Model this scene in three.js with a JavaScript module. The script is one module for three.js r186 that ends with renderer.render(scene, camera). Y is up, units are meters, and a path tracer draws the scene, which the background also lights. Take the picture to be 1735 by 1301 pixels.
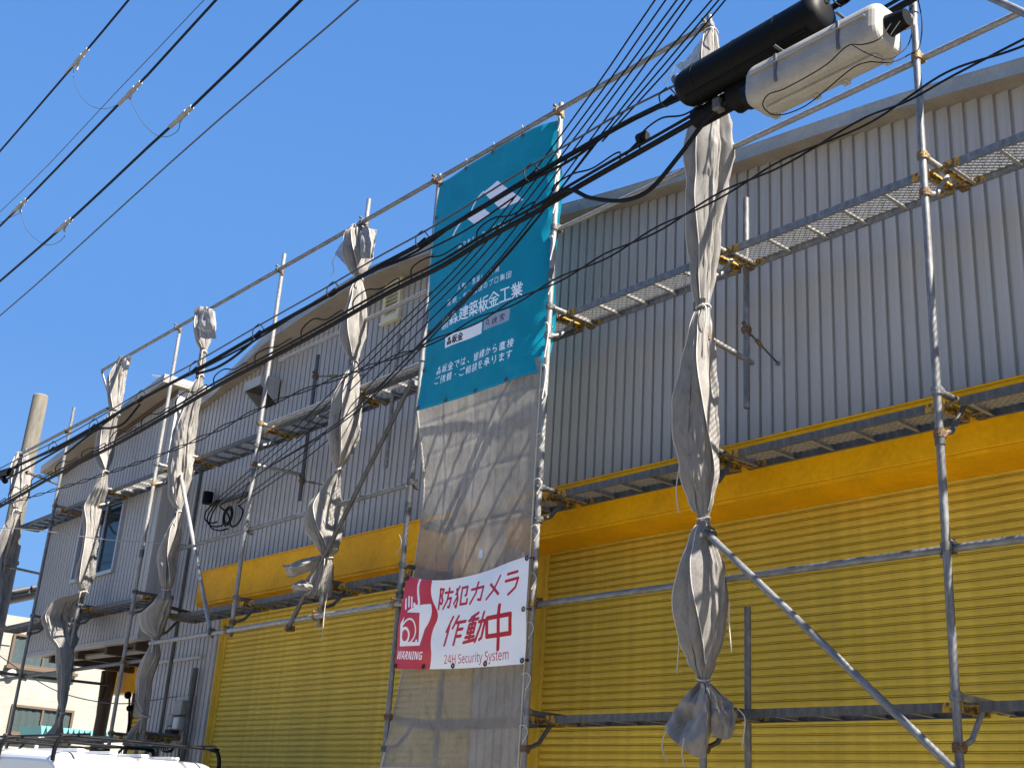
import * as THREE from 'three';
import { mergeGeometries, mergeVertices } from 'three/addons/utils/BufferGeometryUtils.js';
import { ImprovedNoise } from 'three/addons/math/ImprovedNoise.js';
import { RoundedBoxGeometry } from 'three/addons/geometries/RoundedBoxGeometry.js';

// ---------------------------------------------------------------- camera, sky, sun, exposure
const scene = new THREE.Scene();
const camera = new THREE.PerspectiveCamera(35.38, 1024 / 767, 0.05, 400);
camera.position.set(0, 1.6, 0);
camera.quaternion.setFromRotationMatrix(new THREE.Matrix4().makeBasis(
  new THREE.Vector3(0.645909, 0.063438, -0.760774),
  new THREE.Vector3(0.223216, 0.937297, 0.267672),
  new THREE.Vector3(0.730052, -0.342709, 0.591248)));
scene.add(camera);
const renderer = new THREE.WebGLRenderer({ antialias: true });
renderer.toneMapping = THREE.LinearToneMapping;
renderer.toneMappingExposure = 3.6;
renderer.shadowMap.enabled = true;

// clear blue air, a little paler towards the horizon
const SKY = [[-90, 0.107, 0.107, 0.1021], [-4, 0.1361, 0.1458, 0.1555], [0, 0.175, 0.2138, 0.2624], [8, 0.0583, 0.1274, 0.2528], [22, 0.0398, 0.0996, 0.2308], [40, 0.0321, 0.0865, 0.2138], [65, 0.0253, 0.0729, 0.1847], [90, 0.0219, 0.0631, 0.1652]];
{
  const w = 64, h = 256, d = new Float32Array(w * h * 4);
  for (let j = 0; j < h; j++) {
    const el = ((j + 0.5) / h - 0.5) * 180;
    let k = 0; while (k < SKY.length - 2 && SKY[k + 1][0] < el) k++;
    const a = SKY[k], b = SKY[k + 1], t = THREE.MathUtils.smoothstep(el, a[0], b[0]);
    for (let i = 0; i < w; i++) { const o = (j * w + i) * 4; for (let c = 0; c < 3; c++) d[o + c] = a[c + 1] + (b[c + 1] - a[c + 1]) * t; d[o + 3] = 1; }
  }
  const tex = new THREE.DataTexture(d, w, h, THREE.RGBAFormat, THREE.FloatType);
  tex.mapping = THREE.EquirectangularReflectionMapping; tex.magFilter = tex.minFilter = THREE.LinearFilter; tex.needsUpdate = true;
  scene.background = tex; scene.environment = tex;
}
const SUN = new THREE.Vector3(0.62, 0.775, -0.135).normalize();
const sun = new THREE.DirectionalLight(new THREE.Color().setRGB(1, 0.93, 0.83), 5);
sun.position.copy(SUN).multiplyScalar(40).add(new THREE.Vector3(-9, 3, -6));
sun.target.position.set(-9, 3, -6);
sun.castShadow = true; sun.shadow.mapSize.set(4096, 4096); sun.shadow.radius = 1;
Object.assign(sun.shadow.camera, { left: -22, right: 22, top: 18, bottom: -18, near: 1, far: 90 });
scene.add(sun, sun.target);

// ---------------------------------------------------------------- helpers
let seed = 7; const rnd = (a = 0, b = 1) => { seed = (seed * 1664525 + 1013904223) >>> 0; return a + (b - a) * seed / 4294967296; };
const noise = new ImprovedNoise(), N3 = (x, y, z) => noise.noise(x, y, z);
const V = (a) => new THREE.Vector3(a[0], a[1], a[2]);
const used = {};
const numbered = (n) => { const k = used[n] = (used[n] ?? -1) + 1; return k ? n + '_' + String(k).padStart(3, '0') : n; };
function thing(name, label, category, pos = [0, 0, 0], group) {
  const g = new THREE.Group(); g.name = numbered(name); g.position.set(...pos); scene.add(g);
  g.userData = { label, category }; if (group) g.userData.group = group; return g;
}
function part(name, geo, mat, parent, world = true) {       // world = the geometry is in scene coordinates
  if (world) { let o = parent; const p = new THREE.Vector3(); while (o && o !== scene) { p.add(o.position); o = o.parent; } geo.translate(-p.x, -p.y, -p.z); }
  const m = new THREE.Mesh(geo, mat); m.name = name; m.castShadow = m.receiveShadow = true; parent.add(m); return m;
}
function struct(name, geo, mat) { const m = new THREE.Mesh(geo, mat); m.name = numbered(name); m.userData.kind = 'structure'; m.castShadow = m.receiveShadow = true; scene.add(m); return m; }
const box = (x0, x1, y0, y1, z0, z1) => { const g = new THREE.BoxGeometry(x1 - x0, y1 - y0, z1 - z0); g.translate((x0 + x1) / 2, (y0 + y1) / 2, (z0 + z1) / 2); uvWorld(g); return g; };
const rbox = (x0, x1, y0, y1, z0, z1, r = 0.006, s = 2) => { const g = new RoundedBoxGeometry(x1 - x0, y1 - y0, z1 - z0, s, r); g.translate((x0 + x1) / 2, (y0 + y1) / 2, (z0 + z1) / 2); uvWorld(g); return g; };
function uvWorld(g) {                                        // uv in metres, by the axis a face looks along
  const p = g.attributes.position, n = g.attributes.normal, uv = new Float32Array(p.count * 2);
  for (let i = 0; i < p.count; i++) {
    const ax = Math.abs(n.getX(i)), ay = Math.abs(n.getY(i)), az = Math.abs(n.getZ(i));
    if (ax >= ay && ax >= az) { uv[2 * i] = p.getZ(i); uv[2 * i + 1] = p.getY(i); } else if (ay >= az) { uv[2 * i] = p.getX(i); uv[2 * i + 1] = p.getZ(i); } else { uv[2 * i] = p.getX(i); uv[2 * i + 1] = p.getY(i); }
  }
  g.setAttribute('uv', new THREE.BufferAttribute(uv, 2)); return g;
}
function pipe(a, b, r, seg = 14, caps = true) {               // round tube from a to b, uv in metres
  a = Array.isArray(a) ? V(a) : a; b = Array.isArray(b) ? V(b) : b;
  const L = a.distanceTo(b), g = new THREE.CylinderGeometry(r, r, L, seg, 1, !caps), uv = g.attributes.uv, off = rnd(0, 3);
  for (let i = 0; i < uv.count; i++) uv.setXY(i, uv.getX(i) * r * 6.28 + off, uv.getY(i) * L + off);
  g.applyQuaternion(new THREE.Quaternion().setFromUnitVectors(new THREE.Vector3(0, 1, 0), b.clone().sub(a).normalize()));
  g.translate((a.x + b.x) / 2, (a.y + b.y) / 2, (a.z + b.z) / 2); return g;
}
function wire(pts, r, seg = 60, rad = 6, closed = false) {
  return new THREE.TubeGeometry(new THREE.CatmullRomCurve3(pts.map((p) => (Array.isArray(p) ? V(p) : p)), closed, 'centripetal'), seg, r, rad, closed);
}
const plain = (g) => { const o = g.index ? g.toNonIndexed() : g; for (const k of Object.keys(o.attributes)) if (!['position', 'normal', 'uv'].includes(k)) o.deleteAttribute(k); o.clearGroups(); return o; };
const merge = (list) => mergeGeometries(list.map(plain));

// ---------------------------------------------------------------- textures and materials
function noiseTex(n, fn, srgb = true) {                        // fn(u, v) -> [r, g, b] 0..1, tiles
  const d = new Uint8Array(n * n * 4);
  for (let j = 0; j < n; j++) for (let i = 0; i < n; i++) { const c = fn(i / n, j / n), o = (j * n + i) * 4; for (let k = 0; k < 3; k++) d[o + k] = Math.max(0, Math.min(255, c[k] * 255)); d[o + 3] = 255; }
  const t = new THREE.DataTexture(d, n, n); t.wrapS = t.wrapT = THREE.RepeatWrapping; t.magFilter = THREE.LinearFilter; t.minFilter = THREE.LinearMipmapLinearFilter; t.generateMipmaps = true;
  if (srgb) t.colorSpace = THREE.SRGBColorSpace; t.needsUpdate = true; return t;
}
const tn = (u, v, f, s) => { const a = u * Math.PI * 2, b = v * Math.PI * 2, q = f / 6.28; return N3(Math.cos(a) * q + s, Math.sin(a) * q + Math.cos(b) * q, Math.sin(b) * q + s * 1.7); };   // tiling noise
const fbm = (u, v, f, s) => tn(u, v, f, s) * 0.6 + tn(u, v, f * 2.3, s + 9) * 0.3 + tn(u, v, f * 5.1, s + 21) * 0.2;
const rep = (t, x, y = x) => { const c = t.clone(); c.repeat.set(x, y); c.needsUpdate = true; return c; };
const T_galv = noiseTex(256, (u, v) => { const a = fbm(u, v, 9, 1), s = Math.max(0, fbm(u, v, 14, 5) - 0.2) * 1.6, k = 0.83 + 0.26 * a; return [k + s * 0.25, k + s * 0.24, k + s * 0.2]; });
const T_galvR = noiseTex(256, (u, v) => { const k = 0.62 + 0.45 * fbm(u, v, 12, 3); return [k, k, k]; }, false);
const T_dust = noiseTex(256, (u, v) => { const k = 0.93 + 0.1 * fbm(u, v, 6, 11) + 0.05 * tn(u, v, 60, 2); return [k, k * 0.995, k * 0.985]; });
const T_streak = noiseTex(256, (u, v) => { const k = 0.955 + 0.07 * fbm(u, v * 0.15 + 0.2, 22, 14) + 0.05 * fbm(u, v, 5, 4); return [k, k, k]; });
const T_slat = noiseTex(256, (u, v) => { const k = 0.93 + 0.09 * fbm(u, 0.3, 26, 24) + 0.06 * fbm(u, v, 7, 4) + 0.05 * fbm(u, v, 30, 19); return [k, k * 0.995, k * 0.98]; });
const T_cloth = noiseTex(256, (u, v) => { const k = 0.9 + 0.14 * fbm(u, v, 5, 31) + 0.06 * fbm(u, v, 40, 8), d = Math.max(0, fbm(u, v, 9, 44) - 0.15) * 0.5; return [k - d * 0.5, k - d * 0.55, k - d * 0.65]; });
const T_weave = noiseTex(64, (u, v) => { const k = 0.5 + 0.25 * Math.sin(u * 6.283 * 16) * 0.7 + 0.25 * Math.sin(v * 6.283 * 16) * 0.7; return [k, k, k]; }, false);
const T_rust = noiseTex(256, (u, v) => { const a = fbm(u, v, 12, 51); const t = THREE.MathUtils.smoothstep(a, -0.1, 0.35); return [0.5 + 0.4 * (1 - t), 0.42 + 0.42 * (1 - t), 0.3 + 0.46 * (1 - t)]; });
const T_hook = noiseTex(256, (u, v) => { const t = THREE.MathUtils.smoothstep(fbm(u, v, 13, 61), -0.12, 0.2); return [0.86 - 0.5 * t, 0.68 - 0.36 * t, 0.2 + 0.08 * t]; });
const T_conc = noiseTex(256, (u, v) => { const k = 0.86 + 0.22 * fbm(u, v, 8, 71) + 0.12 * tn(u, v, 70, 5); return [k, k * 0.985, k * 0.95]; });
const T_asph = noiseTex(512, (u, v) => { const k = 0.8 + 0.2 * fbm(u, v, 7, 81) + 0.25 * tn(u, v, 120, 6); return [k, k, k * 0.98]; });
function mat(rgb, rough = 0.6, metal = 0, extra = {}) { const m = new THREE.MeshPhysicalMaterial({ roughness: rough, metalness: metal, ...extra }); m.color.setRGB(...rgb); return m; }
const M = {
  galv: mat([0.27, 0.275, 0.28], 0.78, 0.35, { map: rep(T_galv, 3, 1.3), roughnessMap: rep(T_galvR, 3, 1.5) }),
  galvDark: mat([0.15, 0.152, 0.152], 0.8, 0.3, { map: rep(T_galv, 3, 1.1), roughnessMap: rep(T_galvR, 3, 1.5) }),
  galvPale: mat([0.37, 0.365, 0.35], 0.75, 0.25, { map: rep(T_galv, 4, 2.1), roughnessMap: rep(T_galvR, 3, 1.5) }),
  deck: mat([0.23, 0.225, 0.215], 0.7, 0.2),
  rust: mat([0.25, 0.19, 0.14], 0.8, 0.25, { map: rep(T_rust, 9, 9) }),
  brass: mat([0.34, 0.28, 0.17], 0.6, 0.45, { map: rep(T_rust, 11, 11) }),
  hook: mat([0.62, 0.6, 0.55], 0.65, 0.05, { map: rep(T_hook, 2.2, 2.2) }),
  panel: [0, 1, 2, 3].map((i) => mat([[0.44, 0.428, 0.41], [0.43, 0.418, 0.401], [0.45, 0.437, 0.418], [0.433, 0.421, 0.403]][i], 0.42, 0, { map: rep(T_streak, 1.7 + i * 0.3, 0.35), specularIntensity: 0.7 })),
  groove: mat([0.4, 0.39, 0.372], 0.55),
  soffit: mat([0.33, 0.285, 0.235], 0.6, 0, { map: rep(T_dust, 0.8) }),
  fascia: mat([0.33, 0.35, 0.36], 0.38, 0.1, { map: rep(T_dust, 0.6) }),
  roof: mat([0.26, 0.27, 0.28], 0.5, 0.1),
  awning: mat([0.95, 0.465, 0.003], 0.45, 0, { map: rep(T_dust, 0.5), specularIntensity: 0.25 }),
  slat: [0, 1, 2].map((i) => mat([[0.74, 0.53, 0.066], [0.715, 0.512, 0.063], [0.765, 0.55, 0.072]][i], 0.5, 0, { map: rep(T_slat, 0.37, 1.3), specularIntensity: 0.5 })),
  jamb: mat([0.74, 0.52, 0.06], 0.5, 0, { map: rep(T_dust, 1) }),
  curtain: mat([0.17, 0.178, 0.18], 0.8),
  cloth: mat([0.345, 0.325, 0.3], 0.95, 0, { map: rep(T_cloth, 2, 1.5), bumpMap: rep(T_weave, 5, 5), bumpScale: 0.0006, side: THREE.DoubleSide, transmission: 0.3, thickness: 0 }),
  flap: mat([0.42, 0.4, 0.37], 0.95, 0, { map: rep(T_cloth, 1, 1), side: THREE.DoubleSide, transmission: 0.4, thickness: 0, transparent: true, opacity: 0.82 }),
  cord: mat([0.5, 0.47, 0.42], 0.9),
  black: mat([0.005, 0.0053, 0.006], 0.5, 0, { specularIntensity: 0.22 }),
  cable: mat([0.007, 0.0075, 0.009], 0.6, 0, { specularIntensity: 0.3 }),
  thinCable: mat([0.05, 0.055, 0.065], 0.5),
  greyPlastic: mat([0.34, 0.33, 0.305], 0.5, 0, { map: rep(T_dust, 2) }),
  white: mat([0.6, 0.6, 0.58], 0.55, 0, { map: rep(T_dust, 0.6) }),
  cream: mat([0.68, 0.64, 0.44], 0.5),
  glass: mat([0.02, 0.03, 0.035], 0.06, 0, { specularIntensity: 0.55 }),
  alu: mat([0.5, 0.51, 0.52], 0.4, 0.4),
  dark: mat([0.03, 0.028, 0.025], 0.8),
  brown: mat([0.09, 0.06, 0.04], 0.7),
  concrete: mat([0.2, 0.188, 0.165], 0.9, 0, { map: rep(T_conc, 1.2) }),
  sleeve: mat([0.1, 0.1, 0.1], 0.6),  // dark tone imitating shade on the pole and inside the hood
  house: mat([0.31, 0.302, 0.272], 0.75, 0, { map: rep(T_dust, 0.7) }),
  tileRoof: mat([0.05, 0.05, 0.055], 0.6),
  teal: mat([0.12, 0.42, 0.42], 0.6),
  van: mat([0.6, 0.6, 0.6], 0.3, 0, { clearcoat: 0.8, clearcoatRoughness: 0.08 }),
  tyre: mat([0.02, 0.02, 0.02], 0.9),
  asphalt: mat([0.34, 0.32, 0.29], 0.9, 0, { map: rep(T_asph, 0.4) }),
  paving: mat([0.4, 0.37, 0.33], 0.9, 0, { map: rep(T_conc, 0.5) }),
  paint: mat([0.7, 0.7, 0.68], 0.7),
};

// ---------------------------------------------------------------- ground
{
  const g = new THREE.PlaneGeometry(500, 500, 1, 1); g.rotateX(-Math.PI / 2); g.translate(-20, -0.004, 0); uvWorld(g); struct('ground', g, M.paving);
  struct('road', box(-90, 60, -0.1, 0.002, -5.6, 3.6), M.asphalt);
  struct('sidewalk', box(-90, 60, -0.05, 0.12, 3.6, 5.4), M.paving);
  struct('kerb', rbox(-90, 60, -0.05, 0.125, 3.44, 3.6, 0.02), M.concrete);
  struct('road_marking', box(-90, 60, 0.002, 0.006, -4.75, -4.63), M.paint);
}

// ---------------------------------------------------------------- the workshop: corrugated wall under a bowed roof
const lerpT = (tab, x, c = 1) => { if (x <= tab[0][0]) return tab[0][c]; for (let i = 0; i < tab.length - 1; i++) if (x <= tab[i + 1][0]) { const a = tab[i], b = tab[i + 1]; return a[c] + (b[c] - a[c]) * (x - a[0]) / (b[0] - a[0]); } return tab[tab.length - 1][c]; };
const RAW = [[-15.9, 6.92], [-14.7, 7.1], [-13.4, 7.3], [-12, 7.44], [-11.2, 7.48], [-10.3, 7.46], [-9.2, 7.35], [-7.96, 7.19], [-6.84, 7.01], [-4.8, 6.78], [-4.2, 6.71], [-3.3, 6.57], [-1, 6.15], [2.2, 5.45]];
const rcurve = new THREE.CatmullRomCurve3(RAW.map(([x, y]) => new THREE.Vector3(x, y, 0)));
const ROOF = rcurve.getPoints(160).map((p) => [p.x, p.y]);
const roofY = (x) => lerpT(ROOF, x);
const eaveZ = (x) => lerpT([[-17, -6.9], [-15.2, -6.88], [-13.5, -6.7], [-11, -6.68], [-8, -6.82], [3, -6.83]], x);
const WZ = -7.0, SZ = -7.17;                                     // wall face, shutter face
const bld = thing('workshop_building', 'grey corrugated workshop with bowed roof, yellow awnings and yellow roller shutters', 'building', [-9, 0, -7.1]);
{
  const OPEN = [[-14.12, -8.95, -7.07], [-8.2, 1.6, -7.17]];                  // the two shutter openings
  const s = new THREE.Shape(); s.moveTo(2, 0); s.lineTo(1.6, 0); s.lineTo(1.6, 4.1); s.lineTo(-8.2, 4.1); s.lineTo(-8.2, 0); s.lineTo(-8.95, 0); s.lineTo(-8.95, 4.1); s.lineTo(-14.12, 4.1); s.lineTo(-14.12, 0); s.lineTo(-15.9, 0);
  for (const [x, y] of ROOF) if (x > -15.9 && x < 2) s.lineTo(x, y + 0.02); s.lineTo(2, roofY(2));
  s.holes.push(new THREE.Path([[-13.88, 6.54], [-13.88, 6.85], [-13.48, 6.85], [-13.48, 6.54]].map((p) => new THREE.Vector2(...p))));
  const g = new THREE.ExtrudeGeometry(s, { depth: 0.15, bevelEnabled: false }); g.translate(0, 0, WZ - 0.176);
  const wall = part('wall', g, M.groove, bld);
  // every pan of the corrugated cladding
  const PITCH = 0.1149, PW = 0.0905;
  const ps = new THREE.Shape([[0, -0.026], [0.0015, -0.003], [0.004, 0], [PW - 0.004, 0], [PW - 0.0015, -0.003], [PW, -0.026]].map((p) => new THREE.Vector2(p[0], -p[1])));
  const pg = new THREE.ExtrudeGeometry(ps, { depth: 1, bevelEnabled: false, steps: 1 }); pg.rotateX(-Math.PI / 2); pg.translate(-PW / 2, 0, 0); uvWorld(pg);
  const pan = (x, y0, y1, parent, px, py, pz, z) => { const m = new THREE.Mesh(pg, M.panel[Math.floor(rnd(0, 4))]); m.name = 'wall_panel'; m.castShadow = m.receiveShadow = true; m.position.set(x - px, y0 - py, z - pz); m.scale.y = y1 - y0; parent.add(m); };
  for (let k = -50; k < 110; k++) {
    const x = -3.861 + 0.05745 - k * PITCH; if (x > 1.9 || x < -15.93) continue;
    const top = roofY(x) - 0.004;
    const inOpen = OPEN.find(([a, b]) => x > a - 0.05 && x < b + 0.05);
    if (x > -13.93 && x < -13.43) { pan(x, 4.47, 6.53, wall, -9, 0, -7.1, WZ); pan(x, 6.86, top, wall, -9, 0, -7.1, WZ); continue; }
    pan(x, inOpen ? 4.47 : 0.02, top, wall, -9, 0, -7.1, WZ);
  }
  // bowed roof: fascia, soffit and sheet
  const N = ROOF.length, P = [], U = [], I = []; const fas = { p: [], i: [] }, sof = { p: [], i: [] }, top = { p: [], i: [] };
  const strip = (o, f) => { ROOF.forEach(([x, y], k) => { const [a, b] = f(x, y); o.p.push(...a, ...b); if (k) { const j = 2 * k; o.i.push(j - 2, j - 1, j, j - 1, j + 1, j); } }); const g = new THREE.BufferGeometry(); g.setAttribute('position', new THREE.Float32BufferAttribute(o.p, 3)); g.setIndex(o.i); g.computeVertexNormals(); uvWorld(g); return g; };
  const roof = part('roof', strip(top, (x, y) => [[x, y + 0.09, eaveZ(x) - 0.002], [x, y + 0.5, -16]]), M.roof, bld);
  part('soffit', strip(sof, (x, y) => [[x, y, WZ - 0.02], [x, y, eaveZ(x)]]), M.soffit, roof);
  part('fascia', strip(fas, (x, y) => [[x, y - 0.012, eaveZ(x)], [x, y + 0.09, eaveZ(x) + 0.004]]), M.fascia, roof);
  part('drip_edge', strip({ p: [], i: [] }, (x, y) => [[x, y + 0.08, eaveZ(x) + 0.014], [x, y + 0.098, eaveZ(x) + 0.016]]), M.fascia, roof);
  for (let x = -14.9; x < 2; x += 1.82) part('fascia_joint', box(x - 0.03, x + 0.03, roofY(x) - 0.014, roofY(x) + 0.088, eaveZ(x) - 0.004, eaveZ(x) + 0.007), M.fascia, roof);
  part('side_wall', box(1.9, 2, 0, roofY(2), -15.5, WZ - 0.17), M.panel[0], bld);
  part('rear_wall', box(-16.3, 2, 0, 5.4, -15.6, -15.5), M.panel[1], bld);
  // awnings over the shutters
  for (const [x0, x1, joints] of [[-14.39, -8.96, [-12.95, -11.2, -9.4]], [-8.25, 1.8, [-6.5, -4.74, -2.98, -1.2]]]) {
    const aw = part('awning', rbox(x0, x1, 3.96, 4.36, -6.995, -6.72, 0.008), M.awning, bld);
    part('soffit_board', box(x0 + 0.02, x1 - 0.02, 3.93, 3.957, SZ + 0.012, -6.73), M.awning, aw);
    const fl = new THREE.Shape([[0, 0], [0.272, 0], [0.272, 0.016], [0.02, 0.05], [0.006, 0.12], [0, 0.12]].map((p) => new THREE.Vector2(...p)));
    const fg = new THREE.ExtrudeGeometry(fl, { depth: x1 - x0 + 0.02, bevelEnabled: false }); fg.rotateY(Math.PI / 2); fg.scale(1, 1, -1); fg.index || 0; fg.translate(x0 - 0.01, 4.363, -6.995); 
    { const ix = fg.index; if (!ix) { const p = fg.attributes.position; for (let i = 0; i < p.count; i += 3) for (const at of ['position', 'normal', 'uv']) { const A = fg.attributes[at], s = A.itemSize; for (let c = 0; c < s; c++) { const t = A.array[(i + 1) * s + c]; A.array[(i + 1) * s + c] = A.array[(i + 2) * s + c]; A.array[(i + 2) * s + c] = t; } } fg.computeVertexNormals(); } }
    uvWorld(fg); part('flashing', fg, M.awning, aw);
    for (const j of joints) part('joint_cover', box(j - 0.002, j + 0.002, 3.964, 4.355, -6.722, -6.7185), M.awning, aw);
  }
  // roller shutters: each slat
  const sp = [[0.0, 0.0], [0.0006, -0.0145], [0.0046, -0.0145], [0.0052, 0.001], [0.0112, 0.001], [0.0118, -0.0145], [0.0158, -0.0145], [0.0164, 0.0], [0.027, 0.0035], [0.042, 0.0045], [0.055, 0.002], [0.059, 0.0]];
  const slatGeo = (L) => { const p = [], ix = []; sp.forEach(([y, z], k) => { p.push(-L / 2, y, z, L / 2, y, z); if (k) { const j = 2 * k; ix.push(j - 2, j - 1, j, j - 1, j + 1, j); } }); let g = new THREE.BufferGeometry(); g.setAttribute('position', new THREE.Float32BufferAttribute(p, 3)); g.setIndex(ix); g = g.toNonIndexed(); g.computeVertexNormals(); uvWorld(g); return g; };
  for (const [x0, x1, SZ] of OPEN) {
    const shut = part('roller_shutter', box(x0, x1, 0.01, 3.96, SZ - 0.05, SZ - 0.021), M.jamb, bld);
    const g = slatGeo(x1 - x0 - 0.11);
    for (let k = 0; k < 67; k++) { const m = new THREE.Mesh(g, M.slat[k % 3]); m.name = 'slat'; m.castShadow = m.receiveShadow = true; m.position.set((x0 + x1) / 2 + 9, 0.005 + k * 0.059, SZ - -7.1 + rnd(-0.0012, 0.0012)); m.rotation.x = rnd(-0.02, 0.02); m.rotation.z = rnd(-0.0003, 0.0003); shut.add(m); }
    for (const [a, b] of [[x0, x0 + 0.06], [x1 - 0.06, x1]]) part('guide_rail', rbox(a, b, 0, 3.962, SZ - 0.02, SZ + 0.025, 0.004), M.jamb, shut);
    for (const [a, b] of [[x0 - 0.004, x0 + 0.012], [x1 - 0.012, x1 + 0.004]]) part('jamb', box(a, b, 0, 3.962, SZ + 0.026, WZ + 0.006), M.jamb, shut);
  }
  // louvred vent below the eave
  const vent = part('louvre_vent', merge([rbox(-11.1, -11.05, 6.98, 7.5, -7.01, -6.955, 0.006), rbox(-10.8, -10.75, 6.98, 7.5, -7.01, -6.955, 0.006), rbox(-11.05, -10.8, 6.98, 7.05, -7.01, -6.955, 0.006), rbox(-11.05, -10.8, 7.43, 7.5, -7.01, -6.955, 0.006)]), M.cream, bld);
  part('vent_back', box(-11.05, -10.8, 7.05, 7.43, -7.0, -6.996), M.groove, vent);
  for (let k = 0; k < 8; k++) { const g = new THREE.BoxGeometry(0.25, 0.006, 0.05); g.rotateX(0.7); g.translate(-10.925, 7.075 + k * 0.048, -6.975); part('louvre', g, M.cream, vent); }
  part('sill', rbox(-11.12, -10.73, 6.955, 6.985, -7.0, -6.94, 0.005), M.cream, vent);
  // square weather hood with an open underside
  {
    const x0 = -13.9, x1 = -13.46, z0 = -6.995, z1 = -6.72, yF = 6.73, yW = 6.52, yT = 6.87;
    const sideShape = new THREE.Shape([[-z0, yW], [-z1, yF], [-z1, yT - 0.02], [-z0, yT]].map((p) => new THREE.Vector2(...p)));
    const cheek = (x) => { const e = new THREE.ExtrudeGeometry(sideShape, { depth: 0.006, bevelEnabled: false }); e.rotateY(Math.PI / 2); e.translate(x, 0, 0); return uvWorld(e); };
    const hood = part('vent_hood', merge([cheek(x0), cheek(x1 - 0.006), box(x0 + 0.006, x1 - 0.006, yF, yT - 0.02, z1 - 0.006, z1), (() => { const g = new THREE.BoxGeometry(x1 - x0 - 0.012, 0.006, 0.276); g.rotateX(0.073); g.translate((x0 + x1) / 2, yT - 0.014, (z0 + z1) / 2); return g; })()]), M.panel[2], bld);
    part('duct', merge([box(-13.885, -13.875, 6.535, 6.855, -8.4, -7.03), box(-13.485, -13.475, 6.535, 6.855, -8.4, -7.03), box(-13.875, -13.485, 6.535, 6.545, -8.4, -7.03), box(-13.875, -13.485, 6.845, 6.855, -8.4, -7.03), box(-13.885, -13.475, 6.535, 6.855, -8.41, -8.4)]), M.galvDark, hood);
    part('shade_liner', merge([box(x0 + 0.007, x0 + 0.011, yF, yT - 0.03, z0, z1 - 0.01), box(x1 - 0.011, x1 - 0.007, yF, yT - 0.03, z0, z1 - 0.01), box(x0 + 0.012, x1 - 0.012, yT - 0.05, yT - 0.046, z0, z1 - 0.01)]), M.sleeve, hood);  // dark sheets imitating the shade inside the hood
    for (let k = 0; k < 9; k++) part('added_grille_bar', pipe([x0 + 0.03 + k * 0.047, yW + 0.03, z0 + 0.01], [x0 + 0.03 + k * 0.047, yF + 0.01, z1 - 0.012], 0.004, 6), M.sleeve, hood);  // dark bars added to make the hood mouth look blacker
    part('lip', box(x0 - 0.002, x1 + 0.002, yF - 0.012, yF + 0.004, z1 - 0.002, z1 + 0.008), M.panel[3], hood);
  }
  // meter board with conduit
  const mb = part('meter_board', rbox(-15.02, -14.52, 2.3, 2.86, -6.985, -6.96, 0.004), M.panel[3], bld);
  part('breaker_box', rbox(-14.86, -14.62, 2.62, 2.8, -6.96, -6.86, 0.012), M.greyPlastic, mb);
  part('meter', rbox(-14.98, -14.82, 2.48, 2.64, -6.96, -6.85, 0.02), M.greyPlastic, mb);
  part('meter', rbox(-14.78, -14.62, 2.44, 2.6, -6.96, -6.84, 0.02), M.alu, mb);
  part('terminal_box', rbox(-14.99, -14.8, 2.32, 2.45, -6.96, -6.85, 0.012), M.dark, mb);
  part('conduit', pipe([-14.55, 2.0, -6.94], [-14.55, 3.2, -6.94], 0.035), M.galvDark, mb);
  for (let k = 0; k < 4; k++) part('tail_wire', wire([[-14.98 + k * 0.05, 2.32, -6.89], [-15.02 + k * 0.06, 2.22, -6.86], [-14.9 + k * 0.05, 2.17, -6.87], [-14.7, 2.25, -6.9]], 0.008, 16), M.cable, mb);
  part('downpipe', pipe([-14.62, 0, -6.93], [-14.62, 2.28, -6.93], 0.03), M.galvDark, bld);
  part('lintel_strip', box(-15.9, -14.5, 3.32, 3.36, -6.998, -6.96), M.groove, bld);
  // cable anchor on the wall with its coils
  const an = part('cable_bracket', rbox(-14.85, -13.85, 5.36, 5.4, -6.99, -6.93, 0.006), M.galvDark, bld);
  part('insulator', new THREE.CylinderGeometry(0.07, 0.07, 0.16, 14).translate(-14.88, 5.47, -6.9), M.black, an);
  for (let k = 0; k < 3; k++) part('loop_wire', wire([[-14.522,5.37,-6.86], [-14.659,5.217,-6.8], [-14.644,5.118,-6.8], [-14.519,5.061,-6.84], [-14.476,5.083,-6.9]].map((p, i) => [p[0] + 0.05 * k + 0.03 * i * k, p[1] - 0.07 * k * (i > 0 ? 1 : 0), p[2]]), 0.01, 30), M.cable, an);
  part('loop_wire', wire([[-14.391,5.269,-6.86], [-14.094,5.112,-6.85], [-13.945,4.935,-6.85], [-13.751,4.969,-6.85], [-13.756,5.114,-6.88], [-13.935,5.223,-6.9]], 0.011, 40), M.cable, an);
  for (const r of [0.09, 0.11, 0.13]) { const g = new THREE.TorusGeometry(r, 0.009, 6, 30); g.rotateZ(0.4); g.translate(-14.2, 5.12, -6.9); part('coil', g, M.cable, an); }
}

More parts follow.
